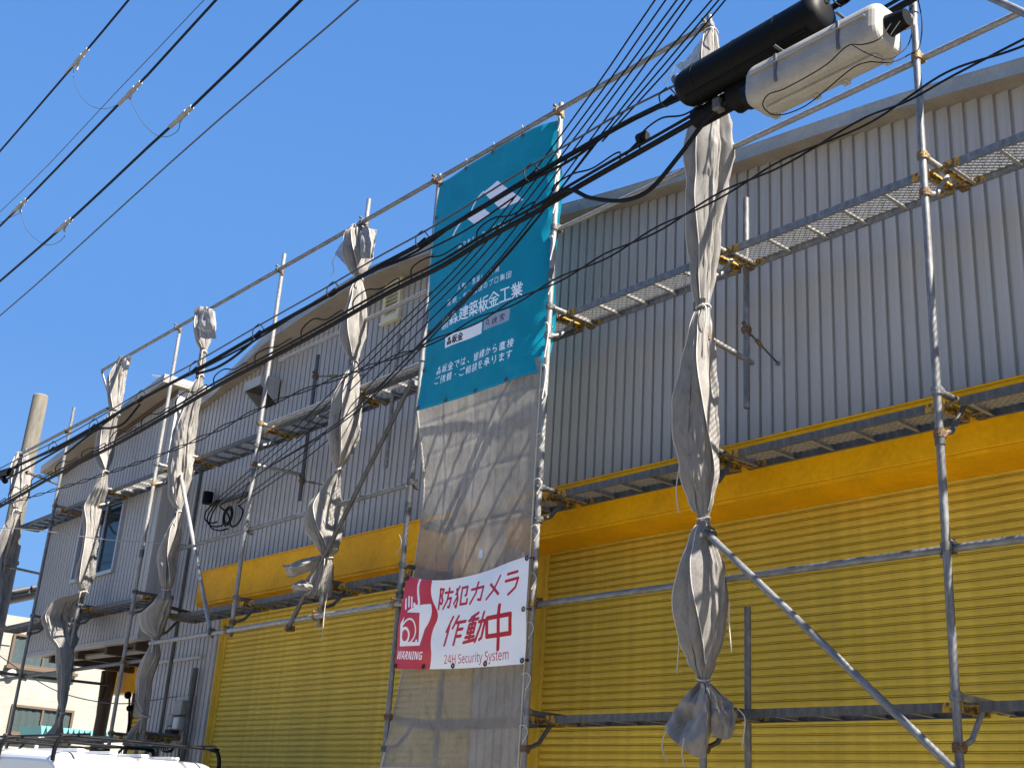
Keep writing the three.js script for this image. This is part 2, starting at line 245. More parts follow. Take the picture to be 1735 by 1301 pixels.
// ---------------------------------------------------------------- the jettied block at the left end
const blk = thing('jettied_block', 'grey ribbed upper storey jutting out on the left above an open passage', 'building', [-18, 3.6, -6.9]);
{
  const X0 = -20.3, X1 = -15.95, Y0 = 3.63, FZ = -6.7, yT = (x) => 7.2 + (x + 16.2) * 0.118;
  const w = [-18.82, -17.27, 4.73, 5.84];
  const s = new THREE.Shape([[X0, Y0], [X1, Y0], [X1, yT(X1)], [X0, yT(X0)]].map((p) => new THREE.Vector2(...p)));
  const hole = new THREE.Path([[w[0], w[2]], [w[0], w[3]], [w[1], w[3]], [w[1], w[2]]].map((p) => new THREE.Vector2(...p))); s.holes.push(hole);
  const g = new THREE.ExtrudeGeometry(s, { depth: 0.12, bevelEnabled: false }); g.translate(0, 0, FZ - 0.146);
  const wall = part('wall', g, M.groove, blk);
  const PITCH = 0.1149, PW = 0.0905;
  const ps = new THREE.Shape([[0, -0.026], [0.0015, -0.003], [0.004, 0], [PW - 0.004, 0], [PW - 0.0015, -0.003], [PW, -0.026]].map((p) => new THREE.Vector2(p[0], -p[1])));
  const pg = new THREE.ExtrudeGeometry(ps, { depth: 1, bevelEnabled: false }); pg.rotateX(-Math.PI / 2); pg.translate(-PW / 2, 0, 0); uvWorld(pg);
  const pan = (x, y0, y1) => { const m = new THREE.Mesh(pg, M.panel[Math.floor(rnd(0, 4))]); m.name = 'wall_panel'; m.castShadow = m.receiveShadow = true; m.position.set(x + 18, y0 - 3.6, FZ + 6.9); m.scale.y = y1 - y0; wall.add(m); };
  for (let x = X0 + 0.09; x < X1 - 0.03; x += PITCH) {
    const t = yT(x) - 0.01;
    if (x > w[0] - 0.09 && x < w[1] + 0.09) { pan(x, Y0 + 0.06, w[2] - 0.06); pan(x, w[3] + 0.06, t); } else pan(x, Y0 + 0.06, t);
  }
  part('base_trim', rbox(X0 - 0.01, X1 + 0.01, Y0 - 0.01, Y0 + 0.055, FZ - 0.02, FZ + 0.012, 0.004), M.panel[1], blk);
  part('corner_post', rbox(X1 - 0.05, X1 + 0.012, Y0 + 0.06, yT(X1) - 0.01, FZ - 0.05, FZ + 0.014, 0.004), M.panel[2], blk);
  part('corner_post', rbox(X0 - 0.014, X0 + 0.05, Y0 + 0.06, yT(X0) - 0.01, FZ - 0.05, FZ + 0.014, 0.004), M.panel[0], blk);
  const sideG = (x, d) => { const q = new THREE.Shape([[FZ - 0.152, Y0 + 0.02], [-8.3, Y0 + 0.02], [-8.3, yT(x)], [FZ - 0.152, yT(x)]].map((p) => new THREE.Vector2(-p[0], p[1]))); const e = new THREE.ExtrudeGeometry(q, { depth: 0.1, bevelEnabled: false }); e.rotateY(Math.PI / 2); e.translate(x + d, 0, 0); return uvWorld(e); };
  part('side_wall', sideG(X1, -0.1), M.panel[2], blk);
  part('side_wall', sideG(X0, 0), M.panel[0], blk);
  for (const z of [-6.78, -6.87, -6.96]) part('wall_panel', box(X1, X1 + 0.008, Y0 + 0.06, yT(X1) - 0.02, z - 0.035, z + 0.035), M.panel[2], blk);
  part('floor', box(X0 + 0.102, X1 - 0.102, Y0 + 0.02, Y0 + 0.12, -8.3, FZ - 0.152), M.brown, blk);
  part('rear_wall', box(X0, X1, Y0 + 0.02, yT(X0), -8.4, -8.302), M.panel[1], blk);
  for (const x of [-19.6, -18.5, -17.4, -16.4]) part('joist', box(x - 0.05, x + 0.05, Y0 - 0.1, Y0 + 0.018, -8.25, FZ - 0.16), M.brown, blk);
  part('drain_pipe', pipe([-19.0, Y0 - 0.06, -6.95], [-15.98, Y0 - 0.02, -7.3], 0.045), M.greyPlastic, blk);
  // window
  const win = part('window', merge([rbox(w[0] - 0.05, w[1] + 0.05, w[3], w[3] + 0.055, FZ - 0.06, FZ + 0.03, 0.005), rbox(w[0] - 0.05, w[1] + 0.05, w[2] - 0.055, w[2], FZ - 0.06, FZ + 0.04, 0.005), rbox(w[0] - 0.05, w[0], w[2], w[3], FZ - 0.06, FZ + 0.03, 0.005), rbox(w[1], w[1] + 0.05, w[2], w[3], FZ - 0.06, FZ + 0.03, 0.005)]), M.alu, blk);
  for (const [a, b, d] of [[w[0], (w[0] + w[1]) / 2 + 0.02, 0], [(w[0] + w[1]) / 2 - 0.02, w[1], 0.025]]) {
    part('pane', box(a + 0.03, b - 0.03, w[2] + 0.03, w[3] - 0.03, FZ - 0.05 - d, FZ - 0.044 - d), M.glass, win);
    part('sash', merge([box(a, a + 0.03, w[2], w[3], FZ - 0.058 - d, FZ - 0.036 - d), box(b - 0.03, b, w[2], w[3], FZ - 0.058 - d, FZ - 0.036 - d), box(a + 0.03, b - 0.03, w[2], w[2] + 0.03, FZ - 0.058 - d, FZ - 0.036 - d), box(a + 0.03, b - 0.03, w[3] - 0.03, w[3], FZ - 0.058 - d, FZ - 0.036 - d)]), M.alu, win);
  }
  part('unlit_room_sheet', box(w[0] - 0.1, w[1] + 0.1, w[2] - 0.1, w[3] + 0.1, FZ - 0.5, FZ - 0.48), M.dark, blk);  // near-black sheet, its colour stands in for the unlit room
  // lean roof with deep eave
  const E = FZ + 0.3, xl = X0 - 0.2, xr = X1 + 0.1, rg = (x, y0, y1, z0, z1) => [x, y0, y1, z0, z1];
  const roofShape = (h0, h1) => new THREE.Shape([[xl, yT(xl) + h0], [xr, yT(xr) + h0], [xr, yT(xr) + h1], [xl, yT(xl) + h1]].map((p) => new THREE.Vector2(...p)));
  const ex = (sh, z0, z1) => { const e = new THREE.ExtrudeGeometry(sh, { depth: z1 - z0, bevelEnabled: false }); e.translate(0, 0, z0); return uvWorld(e); };
  const rf = part('roof', ex(roofShape(0.035, 0.12), -8.6, E - 0.012), M.roof, blk);
  part('soffit', ex(roofShape(0, 0.03), -7.6, E - 0.014), M.soffit, rf);
  part('fascia', ex(roofShape(-0.005, 0.125), E - 0.01, E), M.fascia, rf);
  part('eave_trim', ex(new THREE.Shape([[X0, yT(X0) - 0.07], [X1, yT(X1) - 0.07], [X1, yT(X1) - 0.003], [X0, yT(X0) - 0.003]].map((p) => new THREE.Vector2(...p))), FZ + 0.002, FZ + 0.03), M.brown, rf);
  part('roof_strut', pipe([-17.599,7.943,-7.2], [-19.342,8.525,-7.6], 0.02), M.alu, rf);
}

// ---------------------------------------------------------------- scaffold
const OZ = -6.2, IZ = -6.65, PR = 0.0243;
const PX = [-1.81, -3.62, -5.43, -7.21, -9.07, -10.42, -12.27, -14.25, -15.09, -17.0, -18.82, -20.85];   // outer poles, right to left
// a coupler: two bands and a swing bolt, tying a tube along dir (at q) to an upright at p
function coupler(p, q, dir, r = 0.034) {
  const a = V(p), b = V(q), d = V(dir).normalize(), out = [];
  const band = (c, ax, w) => { const t = ax.clone().multiplyScalar(w / 2); out.push(pipe(c.clone().sub(t), c.clone().add(t), r, 12)); };
  band(a, new THREE.Vector3(0, 1, 0), 0.05); band(b, d, 0.05);
  const m = b.clone().sub(a), k = m.length() > 0.01 ? m.clone().normalize() : new THREE.Vector3(0, 0, 1), s = new THREE.Vector3().crossVectors(k, d).normalize();
  const e = b.clone().add(s.clone().multiplyScalar(r + 0.012)); out.push(pipe(e.clone().sub(k.clone().multiplyScalar(0.03)), e.clone().add(k.clone().multiplyScalar(0.045)), 0.009, 8), pipe(e.clone().add(k.clone().multiplyScalar(0.028)), e.clone().add(k.clone().multiplyScalar(0.04)), 0.017, 6));
  const f = a.clone().add(s.clone().multiplyScalar(-r - 0.01)); out.push(pipe(f.clone().sub(d.clone().multiplyScalar(0.025)), f.clone().add(d.clone().multiplyScalar(0.04)), 0.009, 8), pipe(f.clone().add(d.clone().multiplyScalar(0.022)), f.clone().add(d.clone().multiplyScalar(0.036)), 0.017, 6));
  return merge(out);
}
const pickC = () => [M.rust, M.galvDark, M.brass, M.galv][Math.floor(rnd(0, 4))];
function upright(x, y0, y1, z, label, group, m = M.galv, cups = []) {
  const t = thing('scaffold_pole', label, 'scaffold pole', [x, y0, z], group);
  part('tube', pipe([x, y0, z], [x, y1, z], PR, 18), m, t);
  for (const y of cups) part('joint_sleeve', pipe([x, y - 0.05, z], [x, y + 0.05, z], PR + 0.006, 16), M.galvDark, t);
  if (y0 < 0.1) part('base_plate', rbox(x - 0.07, x + 0.07, 0.004, 0.014, z - 0.07, z + 0.07, 0.002), M.galvDark, t);
  return t;
}
const G1 = 'upright poles of the scaffold';
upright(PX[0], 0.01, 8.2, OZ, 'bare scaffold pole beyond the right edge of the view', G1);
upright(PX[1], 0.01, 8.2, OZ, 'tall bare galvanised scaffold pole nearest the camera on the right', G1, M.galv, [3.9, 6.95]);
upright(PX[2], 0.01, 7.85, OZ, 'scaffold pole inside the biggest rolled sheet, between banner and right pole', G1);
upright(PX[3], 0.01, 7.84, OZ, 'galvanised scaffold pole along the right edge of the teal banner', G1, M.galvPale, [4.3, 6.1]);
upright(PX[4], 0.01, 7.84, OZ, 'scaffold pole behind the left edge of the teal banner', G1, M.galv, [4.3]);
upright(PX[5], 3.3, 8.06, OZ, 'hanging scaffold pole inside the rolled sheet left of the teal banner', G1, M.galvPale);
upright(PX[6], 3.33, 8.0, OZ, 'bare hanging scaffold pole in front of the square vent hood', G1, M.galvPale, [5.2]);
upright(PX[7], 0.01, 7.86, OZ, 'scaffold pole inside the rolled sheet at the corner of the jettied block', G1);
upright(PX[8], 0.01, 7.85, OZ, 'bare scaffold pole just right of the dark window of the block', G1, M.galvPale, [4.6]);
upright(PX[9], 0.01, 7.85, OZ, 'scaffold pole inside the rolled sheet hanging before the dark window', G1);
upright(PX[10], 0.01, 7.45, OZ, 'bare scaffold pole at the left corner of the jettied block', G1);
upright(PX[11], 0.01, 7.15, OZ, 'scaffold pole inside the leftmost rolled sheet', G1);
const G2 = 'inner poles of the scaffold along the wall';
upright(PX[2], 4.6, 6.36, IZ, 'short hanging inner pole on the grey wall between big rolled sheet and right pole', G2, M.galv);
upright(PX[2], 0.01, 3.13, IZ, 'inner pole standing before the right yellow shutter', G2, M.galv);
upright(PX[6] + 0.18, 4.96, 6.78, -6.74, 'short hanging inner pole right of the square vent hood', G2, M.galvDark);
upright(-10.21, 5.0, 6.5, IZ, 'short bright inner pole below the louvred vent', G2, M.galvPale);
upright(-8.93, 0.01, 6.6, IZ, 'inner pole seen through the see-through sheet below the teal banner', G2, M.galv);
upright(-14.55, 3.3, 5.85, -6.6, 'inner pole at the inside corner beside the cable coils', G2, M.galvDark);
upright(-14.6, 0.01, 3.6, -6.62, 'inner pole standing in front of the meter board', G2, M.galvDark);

// horizontal tubes
function ledger(a, b, r, label, group, clampsAt, zc, m = M.galv) {
  const t = thing('scaffold_tube', label, 'scaffold tube', a, group);
  part('tube', pipe(a, b, r, 16), m, t);
  const A = V(a), B = V(b), d = B.clone().sub(A);
  for (const x of clampsAt) { const k = (x - A.x) / d.x, q = A.clone().add(d.clone().multiplyScalar(k)); part('coupler', coupler([x, q.y, zc], [q.x, q.y, q.z], d.toArray()), pickC(), t); }
  return t;
}
const G3 = 'horizontal tubes of the scaffold';
ledger([-17.717,7.8,-6.15], [-5.359,7.724,-6.15], PR, 'long top rail against the sky from the left sheet to the big sheet', G3, [PX[2], PX[3], PX[4], PX[5], PX[6], PX[7], PX[8], PX[9]], OZ, M.galv);
ledger([-17.164,7.052,-6.15], [-21.041,7.041,-6.15], PR, 'short lower top rail at the left end beside the utility pole', G3, [PX[10]], OZ);
ledger([-1.6, 6.56, -6.25], [-12.1, 6.56, -6.25], 0.0225, 'guard rail just below the roof edge, running behind the poles and banner', G3, [PX[1], PX[2], PX[3], PX[5]], OZ, M.galvPale);
ledger([-1.6, 3.24, -6.25], [-7.25, 3.24, -6.25], PR, 'guard rail across the right yellow shutter', G3, [PX[1], PX[3]], OZ, M.galv);
ledger([-14.454,4.541,-6.25], [-9.189,4.549,-6.25], PR, 'guard rail above the left yellow awning', G3, [PX[6], PX[4]], OZ, M.galv);
ledger([-14.237,3.381,-6.15], [-8.974,3.394,-6.15], 0.027, 'pale load bearing tube above the left yellow shutter', G3, [PX[6], PX[5], PX[4]], OZ, M.galvPale);
ledger([-19.861,3.198,-6.25], [-14.256,3.211,-6.25], PR, 'horizontal tube below the jettied block before the white house', G3, [PX[10], PX[9], PX[8]], OZ, M.galvDark);
ledger([-9.0, 5.79, -6.28], [-12.2, 5.79, -6.28], 0.03, 'pale rail along the upper walkway left of the teal banner', G3, [PX[4], PX[5]], OZ, M.galvPale);
ledger([-17.716,7.776,-6.15], [-17.61,7.282,-6.35], 0.018, 'short slanting stub tube hanging from the left end of the top rail', G3, [], OZ, M.galv);

// tubes running back to the wall
const ztube = (a, b, label, m = M.galvDark) => { const t = thing('scaffold_tube', label, 'scaffold tube', a, 'cross tubes from pole to wall'); part('tube', pipe(a, b, 0.022, 14), m, t); part('coupler', coupler(a, a, [0, 0, 1]), M.rust, t); };
ztube([-20.163,6.567,-6.1], [-20.9,6.66,-6.91], 'short cross tube at the left edge near the eave of the block');
ztube([-20.184,4.991,-6.1], [-20.9,5.084,-6.901], 'dark cross tube at the left edge beside the utility pole');
ztube([-5.43, 5.03, -6.2], [-5.43, 4.98, -6.72], 'short cross tube below the upper walkway at the big rolled sheet', M.galvPale);
ztube([-12.27, 5.3, -6.2], [-12.1, 5.27, -6.78], 'short cross tube below the upper walkway at the bare middle pole', M.galvPale);
ztube([-14.25, 3.86, -6.2], [-14.4, 3.84, -6.75], 'short cross tube behind the corner rolled sheet');
ztube([-19.133,3.241,-6], [-19.2,3.271,-7.713], 'dark tube running back through the passage before the white house');
// diagonal braces
const brace = (a, b, label, m = M.galv) => { const t = thing('diagonal_brace', label, 'scaffold brace', b, 'diagonal braces of the scaffold'); part('tube', pipe(a, b, PR, 16), m, t); for (const q of [a, b]) part('swivel_coupler', coupler([q[0], q[1], q[2] - 0.04], q, V(b).sub(V(a)).toArray()), pickC(), t); };
brace([-14.136,5.542,-6.12], [-12.602,3.4,-6.12], 'pale brace slanting down right beside the corner rolled sheet', M.galvPale);
brace([-9.096,5.529,-6.12], [-10.875,3.311,-6.12], 'dark brace slanting down left to the middle rolled sheet', M.galvDark);
brace([-5.335,3.53,-6.12], [-3.536,1.959,-6.12], 'galvanised brace slanting down right across the right yellow shutter', M.galv);

brace([-3.62, 7.33, -6.15], [-1.81, 5.29, -6.15], 'galvanised brace crossing the top right corner of the view', M.galv);
// wall ties
const tie = (a, b, label) => { const t = thing('wall_tie', label, 'wall tie', a, 'wall ties of the scaffold'); const m = V(a).lerp(V(b), 0.45).toArray(); part('rod', pipe(a, b, 0.008, 8), M.galvDark, t); part('turnbuckle', pipe(V(a).lerp(V(b), 0.3), m, 0.016, 8), M.brass, t); part('clamp', coupler(a, a, [1, 0, 0]), M.rust, t); part('foot', pipe(V(b).add(new THREE.Vector3(0, 0, 0.01)), b, 0.02, 8), M.galv, t); };
tie([-5.43, 5.23, IZ], [-5.4, 5.05, -6.99], 'wall tie with twisted strap below the upper walkway on the right');
tie([-12.09, 6.5, -6.74], [-11.4, 6.42, -6.99], 'long thin wall tie right of the square vent hood');
tie([-12.09, 5.2, -6.74], [-11.85, 5.15, -6.99], 'small wall tie below the middle of the upper walkway');

// ---------------------------------------------------------------- walkway planks of expanded metal
const deckCache = {};
function deckGeo(L, W) {                                        // diamond strands, long way along the plank
  const key = L.toFixed(2) + W; if (deckCache[key]) return deckCache[key];
  const nx = Math.round(L / 0.052), nz = Math.round(W / 0.024), P = [], I = [], w = 0.0021, t = 0.003;
  for (let j = 0; j < nz; j++) for (let i = 0; i < nx * 2; i++) {
    const sgn = ((i + j) % 2 ? -1 : 1), z = -W / 2 + (j + 0.5) * W / nz, h = W / nz / 2;
    const x0 = -L / 2 + i * L / nx / 2, x1 = x0 + L / nx / 2, z0 = z - sgn * h, z1 = z + sgn * h;
    const o = P.length / 3, nzv = w;
    P.push(x0, -t, z0 - nzv, x0, t, z0 + nzv, x1, t, z1 + nzv, x1, -t, z1 - nzv, x0, -t + 0.003, z0 + nzv + 0.001, x1, -t + 0.003, z1 + nzv + 0.001);
    I.push(o, o + 1, o + 2, o, o + 2, o + 3, o, o + 3, o + 5, o, o + 5, o + 4, o + 1, o + 5, o + 2, o + 1, o + 4, o + 5);
  }
  let g = new THREE.BufferGeometry(); g.setAttribute('position', new THREE.Float32BufferAttribute(P, 3)); g.setIndex(I); g = g.toNonIndexed(); g.computeVertexNormals();
  g.setAttribute('uv', new THREE.Float32BufferAttribute(new Float32Array(g.attributes.position.count * 2), 2)); return deckCache[key] = g;
}
function channel(L, z, s) {                                     // C-shaped side rail, open towards the deck
  return merge([box(-L / 2, L / 2, -0.042, 0.006, z - 0.0015, z + 0.0015), box(-L / 2, L / 2, 0.003, 0.006, z, z + s * 0.018).scale(1, 1, 1), box(-L / 2, L / 2, -0.042, -0.039, Math.min(z, z + s * 0.022), Math.max(z, z + s * 0.022))].map((g) => { if (g.attributes.position) return g; }));
}
function plank(xa, xb, y, label, group, { z0 = -6.345, z1 = -6.66, hooks = true, m = M.galv } = {}) {
  const L = Math.abs(xb - xa) - 0.12, xc = (xa + xb) / 2, zc = (z0 + z1) / 2, W = Math.abs(z1 - z0);
  const t = thing('walkway_plank', label, 'scaffold plank', [xc, y, zc], group);
  for (const s of [-1, 1]) part('side_rail', merge([box(-L / 2, L / 2, -0.048, 0.006, s * W / 2 - 0.0015, s * W / 2 + 0.0015), box(-L / 2, L / 2, -0.0482, -0.045, Math.min(s * W / 2, s * (W / 2 - 0.02)), Math.max(s * W / 2, s * (W / 2 - 0.02))), box(-L / 2, L / 2, 0.003, 0.0065, Math.min(s * W / 2, s * (W / 2 - 0.016)), Math.max(s * W / 2, s * (W / 2 - 0.016)))]), m, t, false);
  part('deck', deckGeo(L, W - 0.03), M.deck, t, false).userData.kind = 'stuff';
  const n = Math.max(4, Math.round(L / 0.31));
  for (let k = 0; k <= n; k++) { const x = -L / 2 + 0.03 + (L - 0.06) * k / n; part('cross_member', merge([box(x - 0.0012, x + 0.0012, -0.042, -0.005, -W / 2 + 0.002, W / 2 - 0.002), box(x, x + 0.026, -0.0432, -0.041, -W / 2 + 0.002, W / 2 - 0.002)]), M.galvPale, t, false); }
  if (hooks) for (const s of [-1, 1]) { part('hook_plate', rbox(s * L / 2 - 0.012, s * L / 2 + 0.012, -0.05, 0.012, -W / 2 + 0.01, W / 2 - 0.01, 0.003), M.hook, t, false);
    for (const q of [-1, 1]) part('rail_end', box(s > 0 ? L / 2 - 0.11 : -L / 2, s > 0 ? L / 2 : -L / 2 + 0.11, -0.049, 0.0075, q * W / 2 - 0.003, q * W / 2 + 0.003), M.hook, t, false); }
  return t;
}
const GP = 'planks of the upper walkway', GQ = 'planks of the middle walkway', GL = 'planks of the lower walkway';
const where = ['beyond the right edge of the view', 'right of the nearest bare pole', 'between the nearest pole and the big rolled sheet', 'between the big rolled sheet and the teal banner', 'behind the teal banner', 'between the teal banner and the next rolled sheet', 'right of the vent hood pole', 'between the vent hood pole and the corner rolled sheet', 'at the inside corner of the jettied block', 'above the dark window', 'left of the dark window', 'out past the left corner of the block'];
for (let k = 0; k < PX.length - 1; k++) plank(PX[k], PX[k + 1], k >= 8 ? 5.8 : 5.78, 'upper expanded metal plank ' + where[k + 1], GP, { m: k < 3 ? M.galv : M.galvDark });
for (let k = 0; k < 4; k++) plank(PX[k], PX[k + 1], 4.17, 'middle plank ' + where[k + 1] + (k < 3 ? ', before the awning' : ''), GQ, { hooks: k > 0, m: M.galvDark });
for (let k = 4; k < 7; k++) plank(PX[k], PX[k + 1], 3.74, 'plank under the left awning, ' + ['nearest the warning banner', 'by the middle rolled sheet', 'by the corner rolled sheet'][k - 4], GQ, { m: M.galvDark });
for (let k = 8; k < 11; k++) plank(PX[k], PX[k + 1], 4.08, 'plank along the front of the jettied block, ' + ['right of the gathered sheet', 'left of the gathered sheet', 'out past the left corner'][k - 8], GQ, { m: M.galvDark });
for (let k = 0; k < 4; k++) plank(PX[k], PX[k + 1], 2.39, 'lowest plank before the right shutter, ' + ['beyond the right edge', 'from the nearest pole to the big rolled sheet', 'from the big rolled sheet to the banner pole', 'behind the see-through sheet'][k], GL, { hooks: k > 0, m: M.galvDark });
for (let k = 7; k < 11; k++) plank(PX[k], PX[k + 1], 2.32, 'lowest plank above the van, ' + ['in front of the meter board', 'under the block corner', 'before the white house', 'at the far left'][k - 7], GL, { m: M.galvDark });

// brackets that carry the planks: arm, strut and two pole clamps
function bracket(x, y, label, m = M.galvPale, zEnd = IZ - 0.06) {
  const t = thing('bracket', label, 'scaffold bracket', [x, y - 0.3, OZ], 'brackets carrying the walkways');
  part('arm', pipe([x, y + 0.02, OZ - 0.02], [x, y + 0.02, zEnd], 0.0215, 12), m, t);
  part('cross_tube', merge([pipe([x - 0.1, y - 0.01, -6.37], [x + 0.1, y - 0.01, -6.37], 0.012, 8), pipe([x - 0.1, y - 0.01, -6.63], [x + 0.1, y - 0.01, -6.63], 0.012, 8)]), M.brass, t);
  part('strut', merge([pipe([x, y - 0.25, OZ - 0.02], [x, y - 0.2, OZ - 0.14], 0.017, 10), pipe([x, y - 0.2, OZ - 0.14], [x, y + 0.005, OZ - 0.3], 0.017, 10)]), m, t);
  part('stop', merge([rbox(x - 0.032, x + 0.032, y - 0.03, y + 0.05, zEnd - 0.012, zEnd + 0.03, 0.008), pipe([x - 0.06, y + 0.01, zEnd + 0.01], [x + 0.06, y + 0.01, zEnd + 0.01], 0.014, 8)]), M.rust, t);
  for (const yy of [y + 0.02, y - 0.25]) part('pole_clamp', coupler([x, yy, OZ], [x, yy, OZ - 0.01], [0, 0, 1], 0.034), pickC(), t);
}
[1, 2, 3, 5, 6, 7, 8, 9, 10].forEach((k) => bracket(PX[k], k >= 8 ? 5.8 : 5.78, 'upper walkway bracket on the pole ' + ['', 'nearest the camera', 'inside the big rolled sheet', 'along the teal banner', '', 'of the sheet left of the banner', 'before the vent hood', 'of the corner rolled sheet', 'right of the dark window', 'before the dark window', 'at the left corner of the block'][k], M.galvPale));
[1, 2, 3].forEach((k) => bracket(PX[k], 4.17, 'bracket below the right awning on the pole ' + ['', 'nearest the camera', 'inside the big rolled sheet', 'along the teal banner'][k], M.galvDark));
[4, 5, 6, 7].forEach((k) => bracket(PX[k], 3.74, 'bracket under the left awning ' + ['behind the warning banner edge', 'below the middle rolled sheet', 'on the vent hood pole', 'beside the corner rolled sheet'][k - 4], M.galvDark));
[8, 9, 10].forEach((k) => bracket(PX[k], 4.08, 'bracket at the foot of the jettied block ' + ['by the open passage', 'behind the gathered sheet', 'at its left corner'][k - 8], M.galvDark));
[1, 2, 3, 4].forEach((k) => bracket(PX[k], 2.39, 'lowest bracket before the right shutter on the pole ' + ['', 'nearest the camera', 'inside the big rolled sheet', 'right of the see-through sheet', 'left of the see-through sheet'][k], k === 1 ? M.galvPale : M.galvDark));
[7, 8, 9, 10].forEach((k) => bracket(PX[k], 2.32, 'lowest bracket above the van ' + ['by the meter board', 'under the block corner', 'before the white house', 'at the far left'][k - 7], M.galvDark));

// ---------------------------------------------------------------- rolled and tied scaffold sheets
function smoothProfile(prof, y) {                               // prof: [x, y, r] from top to bottom
  if (y >= prof[0][1]) return [prof[0][0], prof[0][2]];
  for (let i = 0; i < prof.length - 1; i++) if (y >= prof[i + 1][1]) {
    const a = prof[i], b = prof[i + 1], k = (a[1] - y) / (a[1] - b[1]), t = k * k * (3 - 2 * k);
    return [a[0] + (b[0] - a[0]) * k, a[2] + (b[2] - a[2]) * t];
  }
  const e = prof[prof.length - 1]; return [e[0], e[2]];
}
const tri = (x) => { const k = x / Math.PI - Math.floor(x / Math.PI); return 1 - Math.abs(2 * k - 1); };      // straight-sided pleats
function rolledSheet(label, prof, ties, sd, { open = 0, lobes = 7, crumple = 0.05, zc = -6.19 } = {}) {
  const yT = prof[0][1], yB = prof[prof.length - 1][1], rows = Math.min(420, Math.round((yT - yB) / 0.013)), cols = 200;
  const t = thing('rolled_sheet', label, 'scaffold sheet', [prof[prof.length - 1][0], yB, zc], 'sheets rolled and tied round the poles');
  const P = [], U = [], I = [];
  for (let j = 0; j <= rows; j++) {
    const y = yT + (yB - yT) * j / rows, [x, r] = smoothProfile(prof, y);
    let near = 9; for (const ty of ties) near = Math.min(near, Math.abs(ty - y));
    const free = THREE.MathUtils.smoothstep(near, 0, 0.35), gather = 1 - THREE.MathUtils.smoothstep(near, 0.01, 0.16);
    for (let i = 0; i < cols; i++) {
      const th = i / cols * Math.PI * 2, c = Math.cos(th), s = Math.sin(th);
      const ph = 0.8 * N3(sd, y * 0.45, 3.3) + 0.8 * N3(c * 0.8 + sd, s * 0.8, y * 0.45), w = Math.floor(lobes / 2);
      const warp = th + 0.45 * Math.sin(th + sd) + 0.25 * Math.sin(2 * th + sd * 2.3);
      const a1 = w * warp + ph * 2.2 + sd, lob = 0.7 * tri(a1 + 0.5 * Math.sin(a1 * 2)) + 0.3 * Math.abs(Math.sin(a1));
      const fine = tri((w * 3 + 1) * warp + 2.4 * N3(c + sd, s, y * 0.7) + sd * 2);
      const n1 = N3(c * 1.1 + sd * 3, s * 1.1, y * 0.5), n2 = 1 - 2 * Math.abs(N3(c * 2.4 + sd, s * 2.4 + 7, y * 0.8 + sd)), n3 = 1 - 2 * Math.abs(N3(c * 3.6 + sd, s * 3.6 + y * 1.3, y * 4.2)), n4 = N3(c * 9, s * 9 + sd, y * 11);
      let rad = r * (0.66 + 0.4 * lob * (0.4 + 0.6 * free) + 0.2 * n1 * free + 0.2 * (n2 - 0.5) * free + 0.17 * (fine - 0.5) * (0.4 + 0.6 * gather)) + crumple * r * (n3 - 0.6) * 2.1 * (0.25 + 0.75 * free) + n4 * 0.004 * (0.3 + free);
      rad = Math.max(rad, 0.03);
      P.push(x + c * rad * 1.02, y + (open && j > rows - 10 ? 0.02 * Math.sin(th * 5 + sd) : 0), zc + s * rad * 0.92); U.push(th * 0.25, y);
    }
    if (j) for (let i = 0; i < cols; i++) { const a = (j - 1) * cols + i, b = (j - 1) * cols + (i + 1) % cols, e = j * cols + i, f = j * cols + (i + 1) % cols; I.push(a, b, e, b, f, e); }
  }
  const g = new THREE.BufferGeometry(); g.setAttribute('position', new THREE.Float32BufferAttribute(P, 3)); g.setAttribute('uv', new THREE.Float32BufferAttribute(U, 2)); g.setIndex(I); g.computeVertexNormals();
  part('sheet', g, M.cloth, t);
  // free edges of the sheet lapping over the bundle, with hem and eyelets
  const spans = []; const cuts = [yT - 0.04, ...ties.filter((q) => q < yT - 0.2 && q > yB + 0.2), yB + 0.03];
  for (let q = 0; q < cuts.length - 1; q++) if (cuts[q] - cuts[q + 1] > 0.45) spans.push([cuts[q] - 0.05, cuts[q + 1] + 0.05]);
  spans.forEach(([ya, yb], q) => { for (let w = 0; w < 2; w++) {
    const nj = Math.round((ya - yb) / 0.03), ni = 10, PP = [], UU = [], II = [], edge = [], th0 = 0.35 + 1.25 * w + 1.1 * N3(sd, q * 3.1, w * 5);
    for (let j = 0; j <= nj; j++) { const k = j / nj, y = ya + (yb - ya) * k, [x, r] = smoothProfile(prof, y), puff = Math.sin(Math.PI * k), tw = th0 + 0.7 * (k - 0.5) * (w ? 1 : -1) + 0.35 * N3(sd + w, y * 1.1, q);
      for (let i = 0; i <= ni; i++) { const u = i / ni, th = tw + (u - 0.2) * 0.85, rr = r * (0.86 + 0.2 * u) + puff * (0.012 + 0.03 * u * u) + 0.008 * N3(u * 3, y * 5, sd + w) + 0.012 * u * Math.sin(y * 9 + sd * 3 + w); const pt = [x + Math.cos(th) * rr, y, zc + Math.sin(th) * rr * 0.95]; PP.push(...pt); UU.push(th * 0.25, y); if (i === ni) edge.push(pt);
        if (i && j) { const a = (j - 1) * (ni + 1) + i - 1, e = a + ni + 1; II.push(a, e, a + 1, a + 1, e, e + 1); } } }
    const eg = new THREE.BufferGeometry(); eg.setAttribute('position', new THREE.Float32BufferAttribute(PP, 3)); eg.setAttribute('uv', new THREE.Float32BufferAttribute(UU, 2)); eg.setIndex(II); eg.computeVertexNormals();
    const ed = part('free_edge', eg, M.cloth, t); part('hem', wire(edge.filter((_, i) => i % 2 === 0), 0.004, nj, 5), M.cord, ed);
  } });
